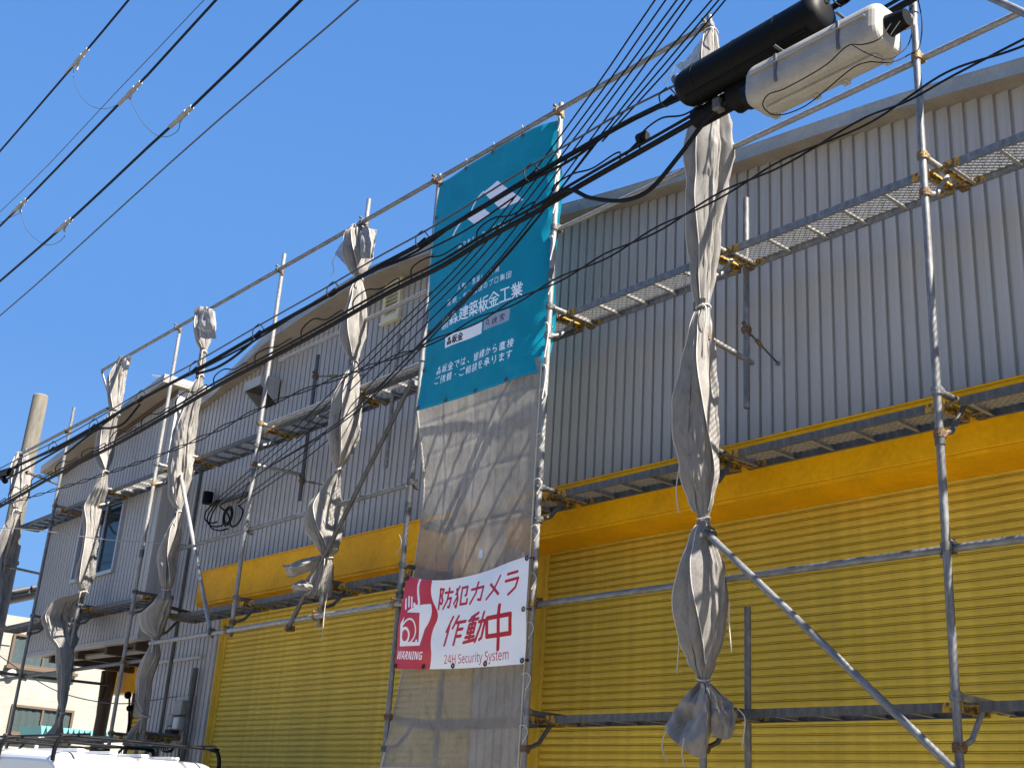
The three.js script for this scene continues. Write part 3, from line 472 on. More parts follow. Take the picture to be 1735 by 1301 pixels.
  ties.forEach((ty, k) => {
    const [x, r] = smoothProfile(prof, ty), rr = Math.max(0.034, r * 0.98), pts = [];
    for (let i = 0; i <= 16; i++) { const a = i / 16 * Math.PI * 2; pts.push([x + Math.cos(a) * rr, ty + 0.008 * Math.sin(a * 2 + k), zc + Math.sin(a) * rr]); }
    const e = [x + rr * 0.7, ty, zc + rr * 0.75];
    part('tie_cord', merge([wire(pts, 0.007, 40, 6), wire([e, [e[0] + 0.05, ty - 0.05, e[2] + 0.03], [e[0] + 0.04 + 0.03 * N3(k, sd, 1), ty - 0.19, e[2] + 0.02]], 0.005, 14, 5)]), M.cord, t);
  });
  return t;
}
// a loose piece of sheet between rows of points, rippled
function flap(t, rowsPts, sd, m = M.flap, amp = 0.02) {
  const curves = rowsPts.map((r) => new THREE.CatmullRomCurve3(r.map(V))), nu = 26, nv = 22, P = [], U = [], I = [];
  for (let j = 0; j <= nv; j++) {
    const f = j / nv * (curves.length - 1), k = Math.min(curves.length - 2, Math.floor(f)), w = f - k;
    for (let i = 0; i <= nu; i++) { const u = i / nu, p = curves[k].getPoint(u).lerp(curves[k + 1].getPoint(u), w); const n = N3(u * 3 + sd, j / nv * 2.2, sd) * amp + N3(u * 8, j / nv * 6 + sd, sd) * amp * 0.35; p.z += n * 1.2; p.x += n * 0.7; P.push(p.x, p.y, p.z); U.push(u, j / nv); }
    if (j) for (let i = 0; i < nu; i++) { const a = (j - 1) * (nu + 1) + i, e = a + nu + 1; I.push(a, e, a + 1, a + 1, e, e + 1); }
  }
  const g = new THREE.BufferGeometry(); g.setAttribute('position', new THREE.Float32BufferAttribute(P, 3)); g.setAttribute('uv', new THREE.Float32BufferAttribute(U, 2)); g.setIndex(I); g.computeVertexNormals();
  return part('loose_flap', g, m, t);
}
const strings = (t, list) => list.forEach((p) => part('frayed_cord', wire(p, 0.0045, 20, 5), M.cord, t));

{ // big sheet
  const t = rolledSheet('biggest rolled grey sheet, tied to the pole between banner and right pole', [[-5.415,7.757,0.043], [-5.407,7.594,0.076], [-5.399,7.366,0.089], [-5.399,7.037,0.109], [-5.388,6.737,0.147], [-5.401,6.532,0.162], [-5.431,6.259,0.136], [-5.451,5.912,0.107], [-5.461,5.521,0.09], [-5.458,5.269,0.055], [-5.476,5.094,0.087], [-5.49,4.818,0.116], [-5.486,4.498,0.14], [-5.483,4.252,0.151], [-5.455,4.007,0.131], [-5.439,3.791,0.082], [-5.438,3.664,0.045], [-5.441,3.519,0.11], [-5.436,3.313,0.147], [-5.431,3.05,0.155], [-5.431,2.833,0.14], [-5.432,2.678,0.098], [-5.423,2.559,0.045]],
    [[-5.414,7.677,0.043][1], [-5.458,5.269,0.055][1], [-5.438,3.664,0.045][1], [-5.423,2.57,0.045][1]], 1.3, { lobes: 7, crumple: 0.05 });
  flap(t, [[[-5.466,2.557,-6.2], [-5.412,2.549,-6.15], [-5.338,2.54,-6.1], [-5.342,2.545,-6.14]], [[-5.569,2.48,-6.2], [-5.427,2.419,-6.1], [-5.256,2.42,-6.02], [-5.294,2.455,-6.12]], [[-5.672,2.383,-6.2], [-5.461,2.297,-6.06], [-5.22,2.299,-5.98], [-5.301,2.383,-6.14]], [[-5.747,2.268,-6.18], [-5.482,2.146,-6.02], [-5.264,2.065,-6], [-5.327,2.238,-6.16]]], 2.2, M.cloth, 0.1);
  flap(t, [[[-5.345,2.542,-6.12], [-5.355,2.548,-6.16], [-5.404,2.555,-6.24], [-5.466,2.565,-6.3]], [[-5.262,2.454,-6.06], [-5.245,2.453,-6.12], [-5.288,2.468,-6.24], [-5.42,2.478,-6.36]], [[-5.207,2.353,-6.02], [-5.161,2.351,-6.08], [-5.199,2.413,-6.24], [-5.355,2.394,-6.38]], [[-5.223,2.204,-6.04], [-5.151,2.186,-6.08], [-5.166,2.24,-6.2], [-5.279,2.42,-6.36]]], 5.7, M.cloth, 0.09);
  flap(t, [[[-5.484,2.556,-6.22], [-5.523,2.567,-6.3], [-5.466,2.565,-6.3]], [[-5.615,2.427,-6.3], [-5.598,2.418,-6.4], [-5.436,2.431,-6.38]], [[-5.665,2.255,-6.3], [-5.635,2.247,-6.42], [-5.402,2.269,-6.4]]], 7.9, M.cloth, 0.07);
  flap(t, [[[-5.495,7.696,-6.2], [-5.519,7.538,-6.2], [-5.529,7.385,-6.2]], [[-5.602,7.57,-6.18], [-5.596,7.477,-6.16], [-5.63,7.378,-6.2]], [[-5.747,7.501,-6.15], [-5.714,7.462,-6.15], [-5.696,7.422,-6.18]]], 3.1, M.flap, 0.02);
  strings(t, [[[-5.646,2.301,-6.15], [-5.719,2.242,-6.15], [-5.748,2.147,-6.15], [-5.703,2.053,-6.15]], [[-5.415,2.188,-6], [-5.433,2.097,-6], [-5.411,2.007,-6]], [[-5.146,2.385,-6.2], [-5.089,2.329,-6.2], [-5.109,2.149,-6.2]], [[-5.58,4.093,-6.1], [-5.615,3.882,-6.1], [-5.589,3.707,-6.1]], [[-5.556,2.926,-6.1], [-5.568,2.77,-6.1], [-5.581,2.615,-6.1]], [[-5.131,3.047,-6.1], [-5.131,2.894,-6.1], [-5.111,2.723,-6.1]], [[-5.761,7.507,-6.15], [-5.817,7.432,-6.15], [-5.882,7.378,-6.15]]]);
}
{ // left of the banner
  const t = rolledSheet('rolled grey sheet just left of the teal banner, bunched above the awning', [[-10.581,7.781,0.073], [-10.555,7.646,0.138], [-10.484,7.402,0.15], [-10.434,7.206,0.104], [-10.406,7.062,0.045], [-10.381,6.87,0.083], [-10.373,6.589,0.108], [-10.366,6.347,0.117], [-10.342,6.171,0.078], [-10.305,6.068,0.037], [-10.322,5.865,0.093], [-10.325,5.57,0.132], [-10.329,5.311,0.156], [-10.336,5.07,0.112], [-10.367,4.898,0.033], [-10.468,4.733,0.094], [-10.523,4.492,0.157], [-10.475,4.269,0.168], [-10.377,4.074,0.113], [-10.398,3.993,0.062], [-10.448,3.891,0.124], [-10.485,3.757,0.136], [-10.506,3.599,0.118]],
    [[-10.406,7.062,0.045][1], [-10.305,6.068,0.037][1], [-10.367,4.898,0.033][1], [-10.395,3.98,0.062][1]], 4.1, { lobes: 6, crumple: 0.09 });
  flap(t, [[[-10.657,7.741,-6.2], [-10.598,7.441,-6.2], [-10.506,7.15,-6.2]], [[-10.751,7.68,-6.15], [-10.702,7.443,-6.15], [-10.518,7.179,-6.15]], [[-10.856,7.498,-6.1], [-10.839,7.477,-6.1], [-10.809,7.453,-6.1]]], 1.1, M.flap, 0.015);
  flap(t, [[[-10.427,7.685,-6.15], [-10.302,7.64,-6.15], [-10.197,7.607,-6.2]], [[-10.286,7.434,-6.08], [-10.126,7.379,-6.08], [-10.104,7.441,-6.15]], [[-10.182,7.189,-6.05], [-10.025,7.137,-6.05], [-10.003,7.162,-6.1]]], 6.3, M.cloth, 0.03);
  flap(t, [[[-10.407,4.02,-6.15], [-10.391,3.965,-6.12], [-10.421,3.897,-6.12]], [[-10.551,3.983,-6.05], [-10.435,3.885,-5.98], [-10.575,3.842,-6.05]], [[-10.813,3.936,-6.02], [-10.648,3.844,-5.95], [-10.731,3.794,-6.02]], [[-10.998,3.95,-6.05], [-10.902,3.867,-6.02], [-10.935,3.826,-6.08]]], 8.8, M.cloth, 0.06);
  flap(t, [[[-10.498,3.745,-6.12], [-10.385,3.657,-6.05], [-10.455,3.602,-6.1]], [[-10.613,3.763,-6.05], [-10.531,3.675,-6], [-10.616,3.632,-6.05]], [[-10.787,3.721,-6.05], [-10.743,3.677,-6.03], [-10.738,3.64,-6.06]]], 9.4, M.cloth, 0.05);
  strings(t, [[[-10.827,7.481,-6.1], [-10.882,7.389,-6.1], [-10.834,7.278,-6.1], [-10.883,7.221,-6.1]], [[-10.157,3.59,-6.1], [-10.18,3.449,-6.1], [-10.153,3.136,-6.1]], [[-9.1,4.043,-6.15], [-9.047,3.953,-6.15], [-9.105,3.851,-6.15]]]);
}
{ // corner sheet
  const t = rolledSheet('rolled grey sheet at the inside corner of the jettied block', [[-14.36,7.851,0.124], [-14.246,7.611,0.13], [-14.195,7.375,0.086], [-14.14,7.183,0.043], [-14.17,7.015,0.066], [-14.11,6.834,0.043], [-14.145,6.661,0.077], [-14.22,6.433,0.1], [-14.271,6.159,0.127], [-14.267,5.878,0.13], [-14.239,5.556,0.151], [-14.199,5.253,0.12], [-14.112,5.009,0.037], [-14.133,4.694,0.089], [-14.185,4.402,0.107], [-14.121,4.158,0.109], [-14.105,4.025,0.058], [-14.066,3.876,0.101], [-14.255,3.712,0.167], [-14.276,3.569,0.163], [-14.174,3.412,0.057], [-14.141,3.24,0.093], [-14.269,2.967,0.093], [-14.259,2.689,0.106], [-14.143,2.521,0.056], [-14.31,2.313,0.134], [-14.341,2.185,0.169]],
    [[-14.14,7.183,0.043][1], [-14.11,6.834,0.043][1], [-14.112,5.009,0.037][1], [-14.105,4.025,0.058][1], [-14.174,3.412,0.057][1], [-14.143,2.521,0.056][1]], 7.7, { lobes: 5, crumple: 0.1 });
  flap(t, [[[-14.403,7.822,-6.1], [-14.116,7.758,-6.08], [-13.888,7.714,-6.1]], [[-14.197,7.552,-6.06], [-13.873,7.431,-6.02], [-13.654,7.383,-6.06]], [[-14.099,7.345,-6.08], [-13.839,7.248,-6.05], [-13.583,7.188,-6.08]]], 3.9, M.cloth, 0.03);
  flap(t, [[[-14.493,6.466,-6.1], [-14.095,6.124,-6.05], [-13.967,5.562,-6.1]], [[-14.327,6.084,-6.02], [-14.046,5.708,-6], [-14.007,5.403,-6.05]], [[-14.197,5.658,-6], [-14.085,5.444,-6], [-13.995,5.103,-6.08]]], 5.1, M.cloth, 0.05);
}
{ // window sheet
  const t = rolledSheet('rolled grey sheet before the dark window, with a baggy bundle below', [[-17.02,7.81,0.08], [-17.078,7.537,0.116], [-17.018,7.146,0.115], [-16.967,6.93,0.088], [-17.072,6.601,0.118], [-17.082,6.283,0.126], [-16.878,6.021,0.056], [-16.946,5.766,0.094], [-17.095,5.525,0.111], [-16.999,5.248,0.089], [-16.921,4.85,0.097], [-16.925,4.428,0.142], [-16.868,4.264,0.066], [-17.341,4.157,0.219], [-17.498,3.935,0.254], [-17.35,3.69,0.209], [-17.095,3.493,0.115], [-16.98,3.244,0.102], [-16.896,2.844,0.081], [-16.804,2.623,0.04], [-17.006,2.225,0.128]],
    [[-16.967,6.93,0.088][1], [-16.878,6.021,0.056][1], [-16.868,4.264,0.066][1], [-16.804,2.623,0.04][1]], 2.9, { lobes: 5, crumple: 0.1 });
  flap(t, [[[-16.912,7.739,-6.12], [-16.691,7.734,-6.1], [-16.519,7.727,-6.1]], [[-16.708,7.581,-6.08], [-16.473,7.535,-6.06], [-16.358,7.549,-6.08]], [[-16.68,7.505,-6.1], [-16.594,7.503,-6.1], [-16.508,7.5,-6.1]]], 3.3, M.cloth, 0.03);
}
rolledSheet('leftmost rolled grey sheet in front of the concrete utility pole', [[-20.975,7.084,0.102], [-20.852,6.722,0.152], [-20.662,6.274,0.145], [-20.6,5.998,0.089], [-20.688,5.615,0.138], [-20.769,5.225,0.128], [-20.66,4.768,0.107], [-20.487,4.078,0.134]], [[-20.6,5.998,0.089][1]], 11.2, { lobes: 5, crumple: 0.1 });

// ---------------------------------------------------------------- lettering: strokes on a 100 x 100 square
const K = {
  '木': '50,0 50,100|5,30 95,30|50,32 8,82|50,32 92,82', '亻': '60,0 10,50|38,30 38,100', '土': '50,0 50,95|15,40 85,40|0,95 100,95',
  '力': '10,30 85,30 80,90 60,95|45,0 42,45 10,100', '言': '50,0 50,10|10,18 90,18|22,34 78,34|22,50 78,50|22,66 78,66 78,98 22,98 22,66',
  '阝': '15,0 15,100|15,3 75,3 45,35 75,60 60,75 30,70', '反': '10,8 95,5|12,8 12,50 0,98|12,38 85,38 60,75 25,98|30,50 60,80 98,98', '艮': '10,5 85,5 85,45 10,45|10,25 85,25|10,5 10,95 40,85|45,45 98,98|90,55 65,68',
  '心': '10,50 5,85|30,40 35,90 75,95 82,75|50,35 58,55|80,40 95,65', '目': '15,5 85,5 85,95 15,95 15,5|15,35 85,35|15,65 85,65',
  'カ': '8,30 88,30 82,90 62,85|45,2 42,50 8,96', 'メ': '82,5 50,60 10,95|22,30 85,85', 'ラ': '20,10 82,10|10,38 90,38 75,75 35,98',
  '中': '10,25 90,25 90,68 10,68 10,25|50,0 50,100', '金': '50,0 0,42|50,0 100,42|28,40 72,40|10,60 90,60|50,40 50,95|25,70 32,85|75,70 68,85|2,97 98,97',
  '工': '12,10 88,10|50,10 50,92|2,92 98,92', '業': '35,0 35,22|65,0 65,22|15,5 22,20|85,5 78,20|2,24 98,24|28,28 35,38|72,28 65,38|12,42 88,42|20,55 80,55|5,68 95,68|50,42 50,100|48,70 5,96|52,70 95,96',
  '有': '5,18 95,18|48,0 5,62|30,40 30,100|30,40 82,40 82,97 70,95|30,58 82,58|30,75 82,75', '会': '50,0 0,42|50,0 100,42|25,38 75,38|8,56 92,56|48,56 20,92 82,90|68,72 88,98',
  '人': '50,0 45,45 2,100|47,40 60,70 98,100', 'し': '25,2 25,70 40,95 65,92 90,65', '間': '8,2 8,100|8,2 42,2 42,36 8,36|8,19 42,19|58,2 92,2 92,97 80,95|58,2 58,36 92,36|58,19 92,19|32,48 68,48 68,88 32,88 32,48|32,68 68,68',
  '屋': '12,5 90,5 90,28 12,28|12,5 12,50 0,100|22,42 92,42|50,42 30,58 80,58|50,62 50,94|25,76 85,76|12,96 98,96', '外': '28,0 5,50|25,20 52,20 40,65 5,100|15,42 35,62|70,0 70,100|70,40 98,62',
  '修': '28,0 2,45|18,28 18,100|38,20 38,85|60,0 48,25|50,15 95,15 55,55|58,22 95,55|85,52 55,68|90,65 55,85|98,80 50,100', 'の': '55,12 45,60 25,88 8,70 12,40 40,12 70,12 92,40 85,72 58,96',
  'プ': '8,15 82,15 70,60 30,98|85,2 95,2 98,10 92,16 84,12 85,2', 'ロ': '12,12 88,12 88,90 12,90 12,12', '団': '5,3 95,3 95,97 5,97 5,3|20,38 82,38|60,18 60,82 45,78|35,52 45,64',
  '集': '30,0 10,30|22,15 22,58|55,2 62,12|22,14 92,14|22,28 88,28|22,42 88,42|22,57 95,57|57,14 57,57|2,68 98,68|50,57 50,100|48,70 5,98|52,70 95,98',
  '索': '50,0 50,22|12,10 88,10|5,36 5,24 95,24 95,36|50,26 30,42 62,48 25,64 78,62|65,50 85,70|50,62 50,100|28,74 10,92|72,74 92,92', 'で': '5,18 92,12 50,40 45,75 70,96|72,40 80,52|88,34 96,46',
  'は': '15,5 10,60 20,95|42,28 95,28|72,3 72,85 50,95 42,80 60,72 95,92', '皆': '15,5 15,45 45,38|15,24 42,20|90,10 62,22|60,2 60,42 95,42 95,32|50,48 42,56|22,58 80,58 80,98 22,98 22,58|22,78 80,78',
  'か': '5,35 65,30 60,80 42,92|38,3 32,55 8,95|75,25 95,55', 'ら': '35,3 60,12|22,25 18,60 55,48 82,62 75,88 35,98', '直': '8,15 92,15|50,0 45,28|28,28 78,28 78,82 28,82 28,28|28,46 78,46|28,64 78,64|10,28 10,96 98,96',
  'ご': '15,15 70,12|10,70 30,90 85,88|78,2 84,14|92,0 98,12', 'を': '12,15 80,12|45,2 15,48 50,40 55,70|88,38 35,65 38,92 85,94', '承': '25,5 75,5 50,22|50,22 50,95 38,92|30,36 70,36|28,52 72,52|22,68 78,68|5,28 32,28 2,75|92,22 72,38|70,30 98,78',
  'り': '22,5 20,55 32,40|75,5 78,60 45,98', 'ま': '10,20 90,20|15,42 85,42|50,2 50,80 28,95 15,80 35,70 88,95', 'す': '5,20 95,20|55,2 55,65 35,70 32,50 55,45 58,70 35,98', '、': '20,70 40,92', '・': '44,48 56,52',
};
const C = {                                                     // composed of parts: [part or strokes, x, y, w, h]
  '防': [['阝', 0, 0, 38, 100], ['50,0 50,15|5,20 95,20|45,20 40,60 5,100|42,50 85,50 78,95 60,92', 38, 0, 62, 100]], '犯': [['70,0 20,35|25,10 65,60 55,100 35,92|55,45 10,80', 0, 0, 44, 100], ['10,10 80,10 80,50 65,50|12,10 12,90 95,90 95,70', 46, 0, 54, 100]],
  '作': [['亻', 0, 0, 36, 100], ['25,0 0,40|15,22 100,22|45,22 45,100|45,48 92,48|45,72 92,72', 36, 0, 64, 100]], '動': [['80,2 20,12|5,22 95,22|20,36 80,36 80,66 20,66 20,36|20,51 80,51|50,8 50,95|10,80 90,80|0,97 100,92', 0, 0, 55, 100], ['力', 57, 5, 43, 93]],
  '森': [['木', 25, 0, 50, 48], ['木', 0, 50, 48, 50], ['木', 52, 50, 48, 50]], '建': [['5,15 30,15 10,45 32,45 20,75 5,95|8,60 30,88 98,97', 0, 0, 100, 100], ['15,12 85,12 85,40 15,40|0,26 100,26|15,54 85,54|5,70 95,70|50,0 50,85', 35, 0, 65, 95]],
  '築': [['20,0 5,18|15,8 45,8|28,8 35,18|65,0 50,18|60,8 95,8|75,8 82,18|8,30 40,30|24,30 24,52|5,55 42,50|55,30 55,45 45,58|55,30 85,30 85,52 97,55|63,38 72,46', 0, 0, 100, 100], ['木', 0, 60, 100, 40]], '板': [['木', 0, 0, 42, 100], ['反', 44, 0, 56, 100]],
  '限': [['阝', 0, 0, 38, 100], ['艮', 40, 0, 60, 100]], '社': [['35,0 45,12|5,22 75,22 10,62|42,42 42,100|50,50 75,65', 0, 0, 46, 100], ['土', 48, 6, 52, 92]], '助': [['15,5 15,82|15,5 85,5 85,80|15,30 85,30|15,55 85,55|0,88 100,76', 0, 0, 50, 100], ['力', 52, 5, 48, 95]],
  '恩': [['18,3 82,3 82,98 18,98 18,3|30,32 70,32|50,16 50,48 32,84|50,48 68,84', 10, 0, 80, 58], ['心', 0, 56, 100, 44]], '返': [['10,5 25,18|5,38 25,38 15,65 28,80|2,95 28,80 55,93 98,97', 0, 0, 100, 100], ['反', 32, 0, 66, 80]], '仲': [['亻', 0, 0, 38, 100], ['中', 38, 0, 62, 100]],
  '根': [['木', 0, 0, 42, 100], ['艮', 44, 0, 56, 100]], '壁': [['10,3 45,3 45,22 10,22|10,3 10,35 0,58|15,32 42,32 42,52 15,52 15,32|75,0 75,8|55,10 98,10|62,15 66,24|90,15 86,24|52,28 100,28|58,42 95,42|76,28 76,58', 0, 0, 100, 100], ['土', 5, 60, 90, 40]],
  '理': [['5,8 95,8|50,8 50,85|12,45 88,45|0,92 100,82', 0, 0, 38, 100], ['15,3 85,3 85,52 15,52 15,3|15,27 85,27|50,3 50,95|15,72 85,72|0,96 100,96', 42, 0, 58, 100]], '検': [['木', 0, 0, 40, 100], ['50,0 5,35|50,0 98,35|30,30 72,30|22,42 80,42 80,62 22,62 22,42|50,30 50,64 10,98|50,66 95,98', 42, 0, 58, 100]],
  '様': [['木', 0, 0, 40, 100], ['25,0 35,12|75,0 65,12|8,18 95,18|18,32 85,32|2,46 98,46|50,18 50,98 40,95|15,60 40,66 5,90|88,55 62,68|60,65 98,95', 42, 0, 58, 100]], '接': [['5,25 95,25|55,0 55,95 30,88|2,68 98,52', 0, 0, 36, 100], ['50,0 50,10|10,15 92,15|28,20 34,32|75,20 68,32|2,38 98,38|42,40 25,70 80,98|2,60 98,60|75,62 55,88 10,98', 38, 0, 62, 100]],
  '依': [['亻', 0, 0, 36, 100], ['50,0 50,14|5,18 95,18|45,18 5,60|32,42 32,92 55,80|50,25 65,60 98,95|90,35 65,52', 36, 0, 64, 100]], '頼': [['5,14 95,14|18,28 82,28 82,52 18,52 18,28|50,0 50,100|48,54 5,88|52,54 92,85', 0, 0, 48, 100], ['5,5 95,5|50,5 45,20|20,20 80,20 80,74 20,74 20,20|20,38 80,38|20,56 80,56|38,78 10,98|62,78 92,98', 50, 0, 50, 100]],
  '相': [['木', 0, 0, 46, 100], ['目', 50, 4, 50, 94]], '談': [['言', 0, 0, 42, 100], ['50,0 48,20 10,46|22,8 32,22|78,6 66,22|50,20 90,46|50,50 48,70 5,98|20,58 32,74|80,56 66,72|50,70 95,98', 44, 0, 56, 100]],
};
function strokes(ctx, d, x, y, w, h) { for (const s of d.split('|')) { ctx.beginPath(); s.split(' ').forEach((p, i) => { const [a, b] = p.split(',').map(Number); const X = x + a / 100 * w, Y = y + b / 100 * h; i ? ctx.lineTo(X, Y) : ctx.moveTo(X, Y); }); ctx.stroke(); } }
function glyph(ctx, ch, x, y, w, h) { if (C[ch]) for (const [p, a, b, c, d] of C[ch]) strokes(ctx, K[p] || p, x + a / 100 * w, y + b / 100 * h, c / 100 * w, d / 100 * h); else if (K[ch]) strokes(ctx, K[ch], x, y, w, h); }
function line(ctx, text, x, yTop, size, adv, lw, color) { ctx.strokeStyle = color; ctx.lineWidth = lw; ctx.lineCap = ctx.lineJoin = 'round'; [...text].forEach((ch, i) => glyph(ctx, ch, x + i * adv, yTop, size, size)); }
const canvasTex = (c) => { const t = new THREE.CanvasTexture(c); t.colorSpace = THREE.SRGBColorSpace; t.anisotropy = 8; return t; };

// teal banner
const tealCanvas = document.createElement('canvas'); tealCanvas.width = 1024; tealCanvas.height = 1421;
{
  const W = 1024, H = 1421, c = tealCanvas.getContext('2d'), X = (u) => u * W, Y = (v) => v * H;
  c.fillStyle = '#06869f'; c.fillRect(0, 0, W, H);
  for (let k = 0; k < 260; k++) { c.fillStyle = `rgba(${rnd() > 0.5 ? '255,255,255' : '0,40,60'},${rnd(0.008, 0.03)})`; c.beginPath(); c.ellipse(rnd(0, W), rnd(0, H), rnd(10, 130), rnd(6, 60), rnd(0, 3), 0, 7); c.fill(); }
  const poly = (pts, f) => { c.fillStyle = f; c.beginPath(); pts.forEach(([u, v], i) => (i ? c.lineTo(X(u), Y(v)) : c.moveTo(X(u), Y(v)))); c.closePath(); c.fill(); };
  const pale = '#e9e9f2';
  poly([[0.446, 0.17], [0.568, 0.153], [0.776, 0.29], [0.613, 0.289]], pale); poly([[0.309, 0.243], [0.441, 0.226], [0.53, 0.287], [0.385, 0.289]], pale);
  c.strokeStyle = pale; c.lineWidth = 13; c.lineCap = 'butt'; c.beginPath(); c.moveTo(X(0.201), Y(0.294)); c.quadraticCurveTo(X(0.25), Y(0.25), X(0.315), Y(0.24)); c.stroke(); c.beginPath(); c.moveTo(X(0.35), Y(0.222)); c.quadraticCurveTo(X(0.37), Y(0.18), X(0.45), Y(0.168)); c.stroke();
  c.fillStyle = '#f2f4f8'; c.font = 'bold 36px serif'; 'MORI BANKIN'.split('').forEach((ch, i) => c.fillText(ch, X(0.262) + i * 43, Y(0.366)));
  line(c, '人助・恩返し・仲間', X(0.277), Y(0.526), 34, 42.5, 3.6, '#eef3f8');
  line(c, '屋根・外壁修理のプロ集団', X(0.192), Y(0.569), 36, 47, 3.8, '#eef3f8');
  line(c, '有限', X(0.148), Y(0.636), 34, 36, 4.4, '#f4f6fa'); line(c, '会社', X(0.148), Y(0.664), 34, 36, 4.4, '#f4f6fa');
  line(c, '森建築板金工業', X(0.224), Y(0.627), 80, 87, 8.5, '#f7f8fb');
  c.fillStyle = '#eef0f6'; c.fillRect(X(0.194), Y(0.724), X(0.318), Y(0.047)); c.fillStyle = '#9aa3b4'; c.fillRect(X(0.527), Y(0.716), X(0.2), Y(0.048));
  line(c, '森板金', X(0.212), Y(0.733), 42, 50, 6.5, '#1c1c22'); line(c, '検索', X(0.595), Y(0.727), 40, 58, 4, '#3c4454');
  c.strokeStyle = '#1d2530'; c.lineWidth = 4; c.beginPath(); c.arc(X(0.557), Y(0.735), 11, 0, 7); c.moveTo(X(0.565), Y(0.741)); c.lineTo(X(0.578), Y(0.751)); c.stroke();
  line(c, '森板金では、皆様から直接', X(0.132), Y(0.839), 44, 56, 5, '#f2f5fa'); line(c, 'ご依頼・ご相談を承ります', X(0.13), Y(0.881), 44, 56, 5, '#f2f5fa');
  c.strokeStyle = 'rgba(255,255,255,.25)'; c.lineWidth = 2; c.strokeRect(10, 10, W - 20, H - 20);
}
// warning banner
const warnCanvas = document.createElement('canvas'); warnCanvas.width = 1280; warnCanvas.height = 597;
{
  const W = 1280, H = 597, c = warnCanvas.getContext('2d'), X = (u) => u * W, Y = (v) => v * H, red = '#c41c2c', ink = '#ba1729';
  c.fillStyle = '#eef0f3'; c.fillRect(0, 0, W, H);
  c.fillStyle = red; c.beginPath(); c.moveTo(0, 0); c.lineTo(X(0.268), 0); c.bezierCurveTo(X(0.265), Y(0.1), X(0.262), Y(0.16), X(0.3), Y(0.26)); c.bezierCurveTo(X(0.34), Y(0.35), X(0.37), Y(0.4), X(0.335), Y(0.5)); c.bezierCurveTo(X(0.3), Y(0.6), X(0.305), Y(0.7), X(0.322), Y(0.8)); c.bezierCurveTo(X(0.328), Y(0.87), X(0.32), Y(0.95), X(0.312), H); c.lineTo(0, H); c.closePath(); c.fill();
  // hand holding a camera
  c.strokeStyle = '#f3f3f5'; c.fillStyle = '#f3f3f5'; c.lineCap = c.lineJoin = 'round';
  c.lineWidth = 26; c.beginPath(); c.moveTo(X(0.15), 0); c.bezierCurveTo(X(0.12), Y(0.1), X(0.16), Y(0.2), X(0.17), Y(0.27)); c.bezierCurveTo(X(0.175), Y(0.33), X(0.13), Y(0.32), X(0.125), Y(0.29)); c.stroke();
  c.beginPath(); c.moveTo(X(0.07), Y(0.38)); c.bezierCurveTo(X(0.12), Y(0.3), X(0.2), Y(0.28), X(0.28), Y(0.27)); c.bezierCurveTo(X(0.32), Y(0.42), X(0.27), Y(0.5), X(0.245), Y(0.56)); c.lineTo(X(0.215), Y(0.74)); c.lineTo(X(0.03), Y(0.76)); c.lineTo(X(0.02), Y(0.52)); c.closePath(); c.fill();
  for (const [a, b] of [[0.035, 0.25], [0.062, 0.22], [0.09, 0.22]]) { c.lineWidth = 18; c.beginPath(); c.moveTo(X(a), Y(b)); c.lineTo(X(a + 0.014), Y(b + 0.1)); c.stroke(); }
  c.fillStyle = red; c.beginPath(); c.moveTo(X(0.05), Y(0.39)); c.lineTo(X(0.19), Y(0.375)); c.lineTo(X(0.2), Y(0.7)); c.lineTo(X(0.045), Y(0.71)); c.closePath(); c.fill();
  c.strokeStyle = '#f3f3f5'; c.lineWidth = 13; c.beginPath(); c.moveTo(X(0.05), Y(0.52)); c.bezierCurveTo(X(0.07), Y(0.46), X(0.12), Y(0.42), X(0.15), Y(0.5)); c.bezierCurveTo(X(0.18), Y(0.6), X(0.16), Y(0.68), X(0.11), Y(0.73)); c.stroke();
  c.lineWidth = 19; c.beginPath(); c.arc(X(0.072), Y(0.64), 47, 0, 7); c.stroke(); c.fillStyle = '#f3f3f5'; c.beginPath(); c.arc(X(0.18), Y(0.69), 11, 0, 7); c.fill();
  c.fillStyle = '#f6f6f8'; c.font = 'italic bold 74px sans-serif'; c.save(); c.translate(X(0.008), Y(0.895)); c.scale(0.83, 1); c.fillText('WARNING', 0, 0); c.restore();
  line(c, '防犯カメラ', X(0.34), Y(0.1), 138, 158, 17, ink);
  c.save(); c.transform(1, 0, -0.28, 1, X(0.145), 0); line(c, '作動', X(0.36), Y(0.44), 180, 212, 21, ink); c.restore(); line(c, '中', X(0.725), Y(0.42), 250, 230, 27, ink);
  c.fillStyle = ink; c.font = '78px sans-serif'; c.save(); c.translate(X(0.43), Y(0.945)); c.scale(0.84, 1); c.fillText('24H Security System', 0, 0); c.restore();
}
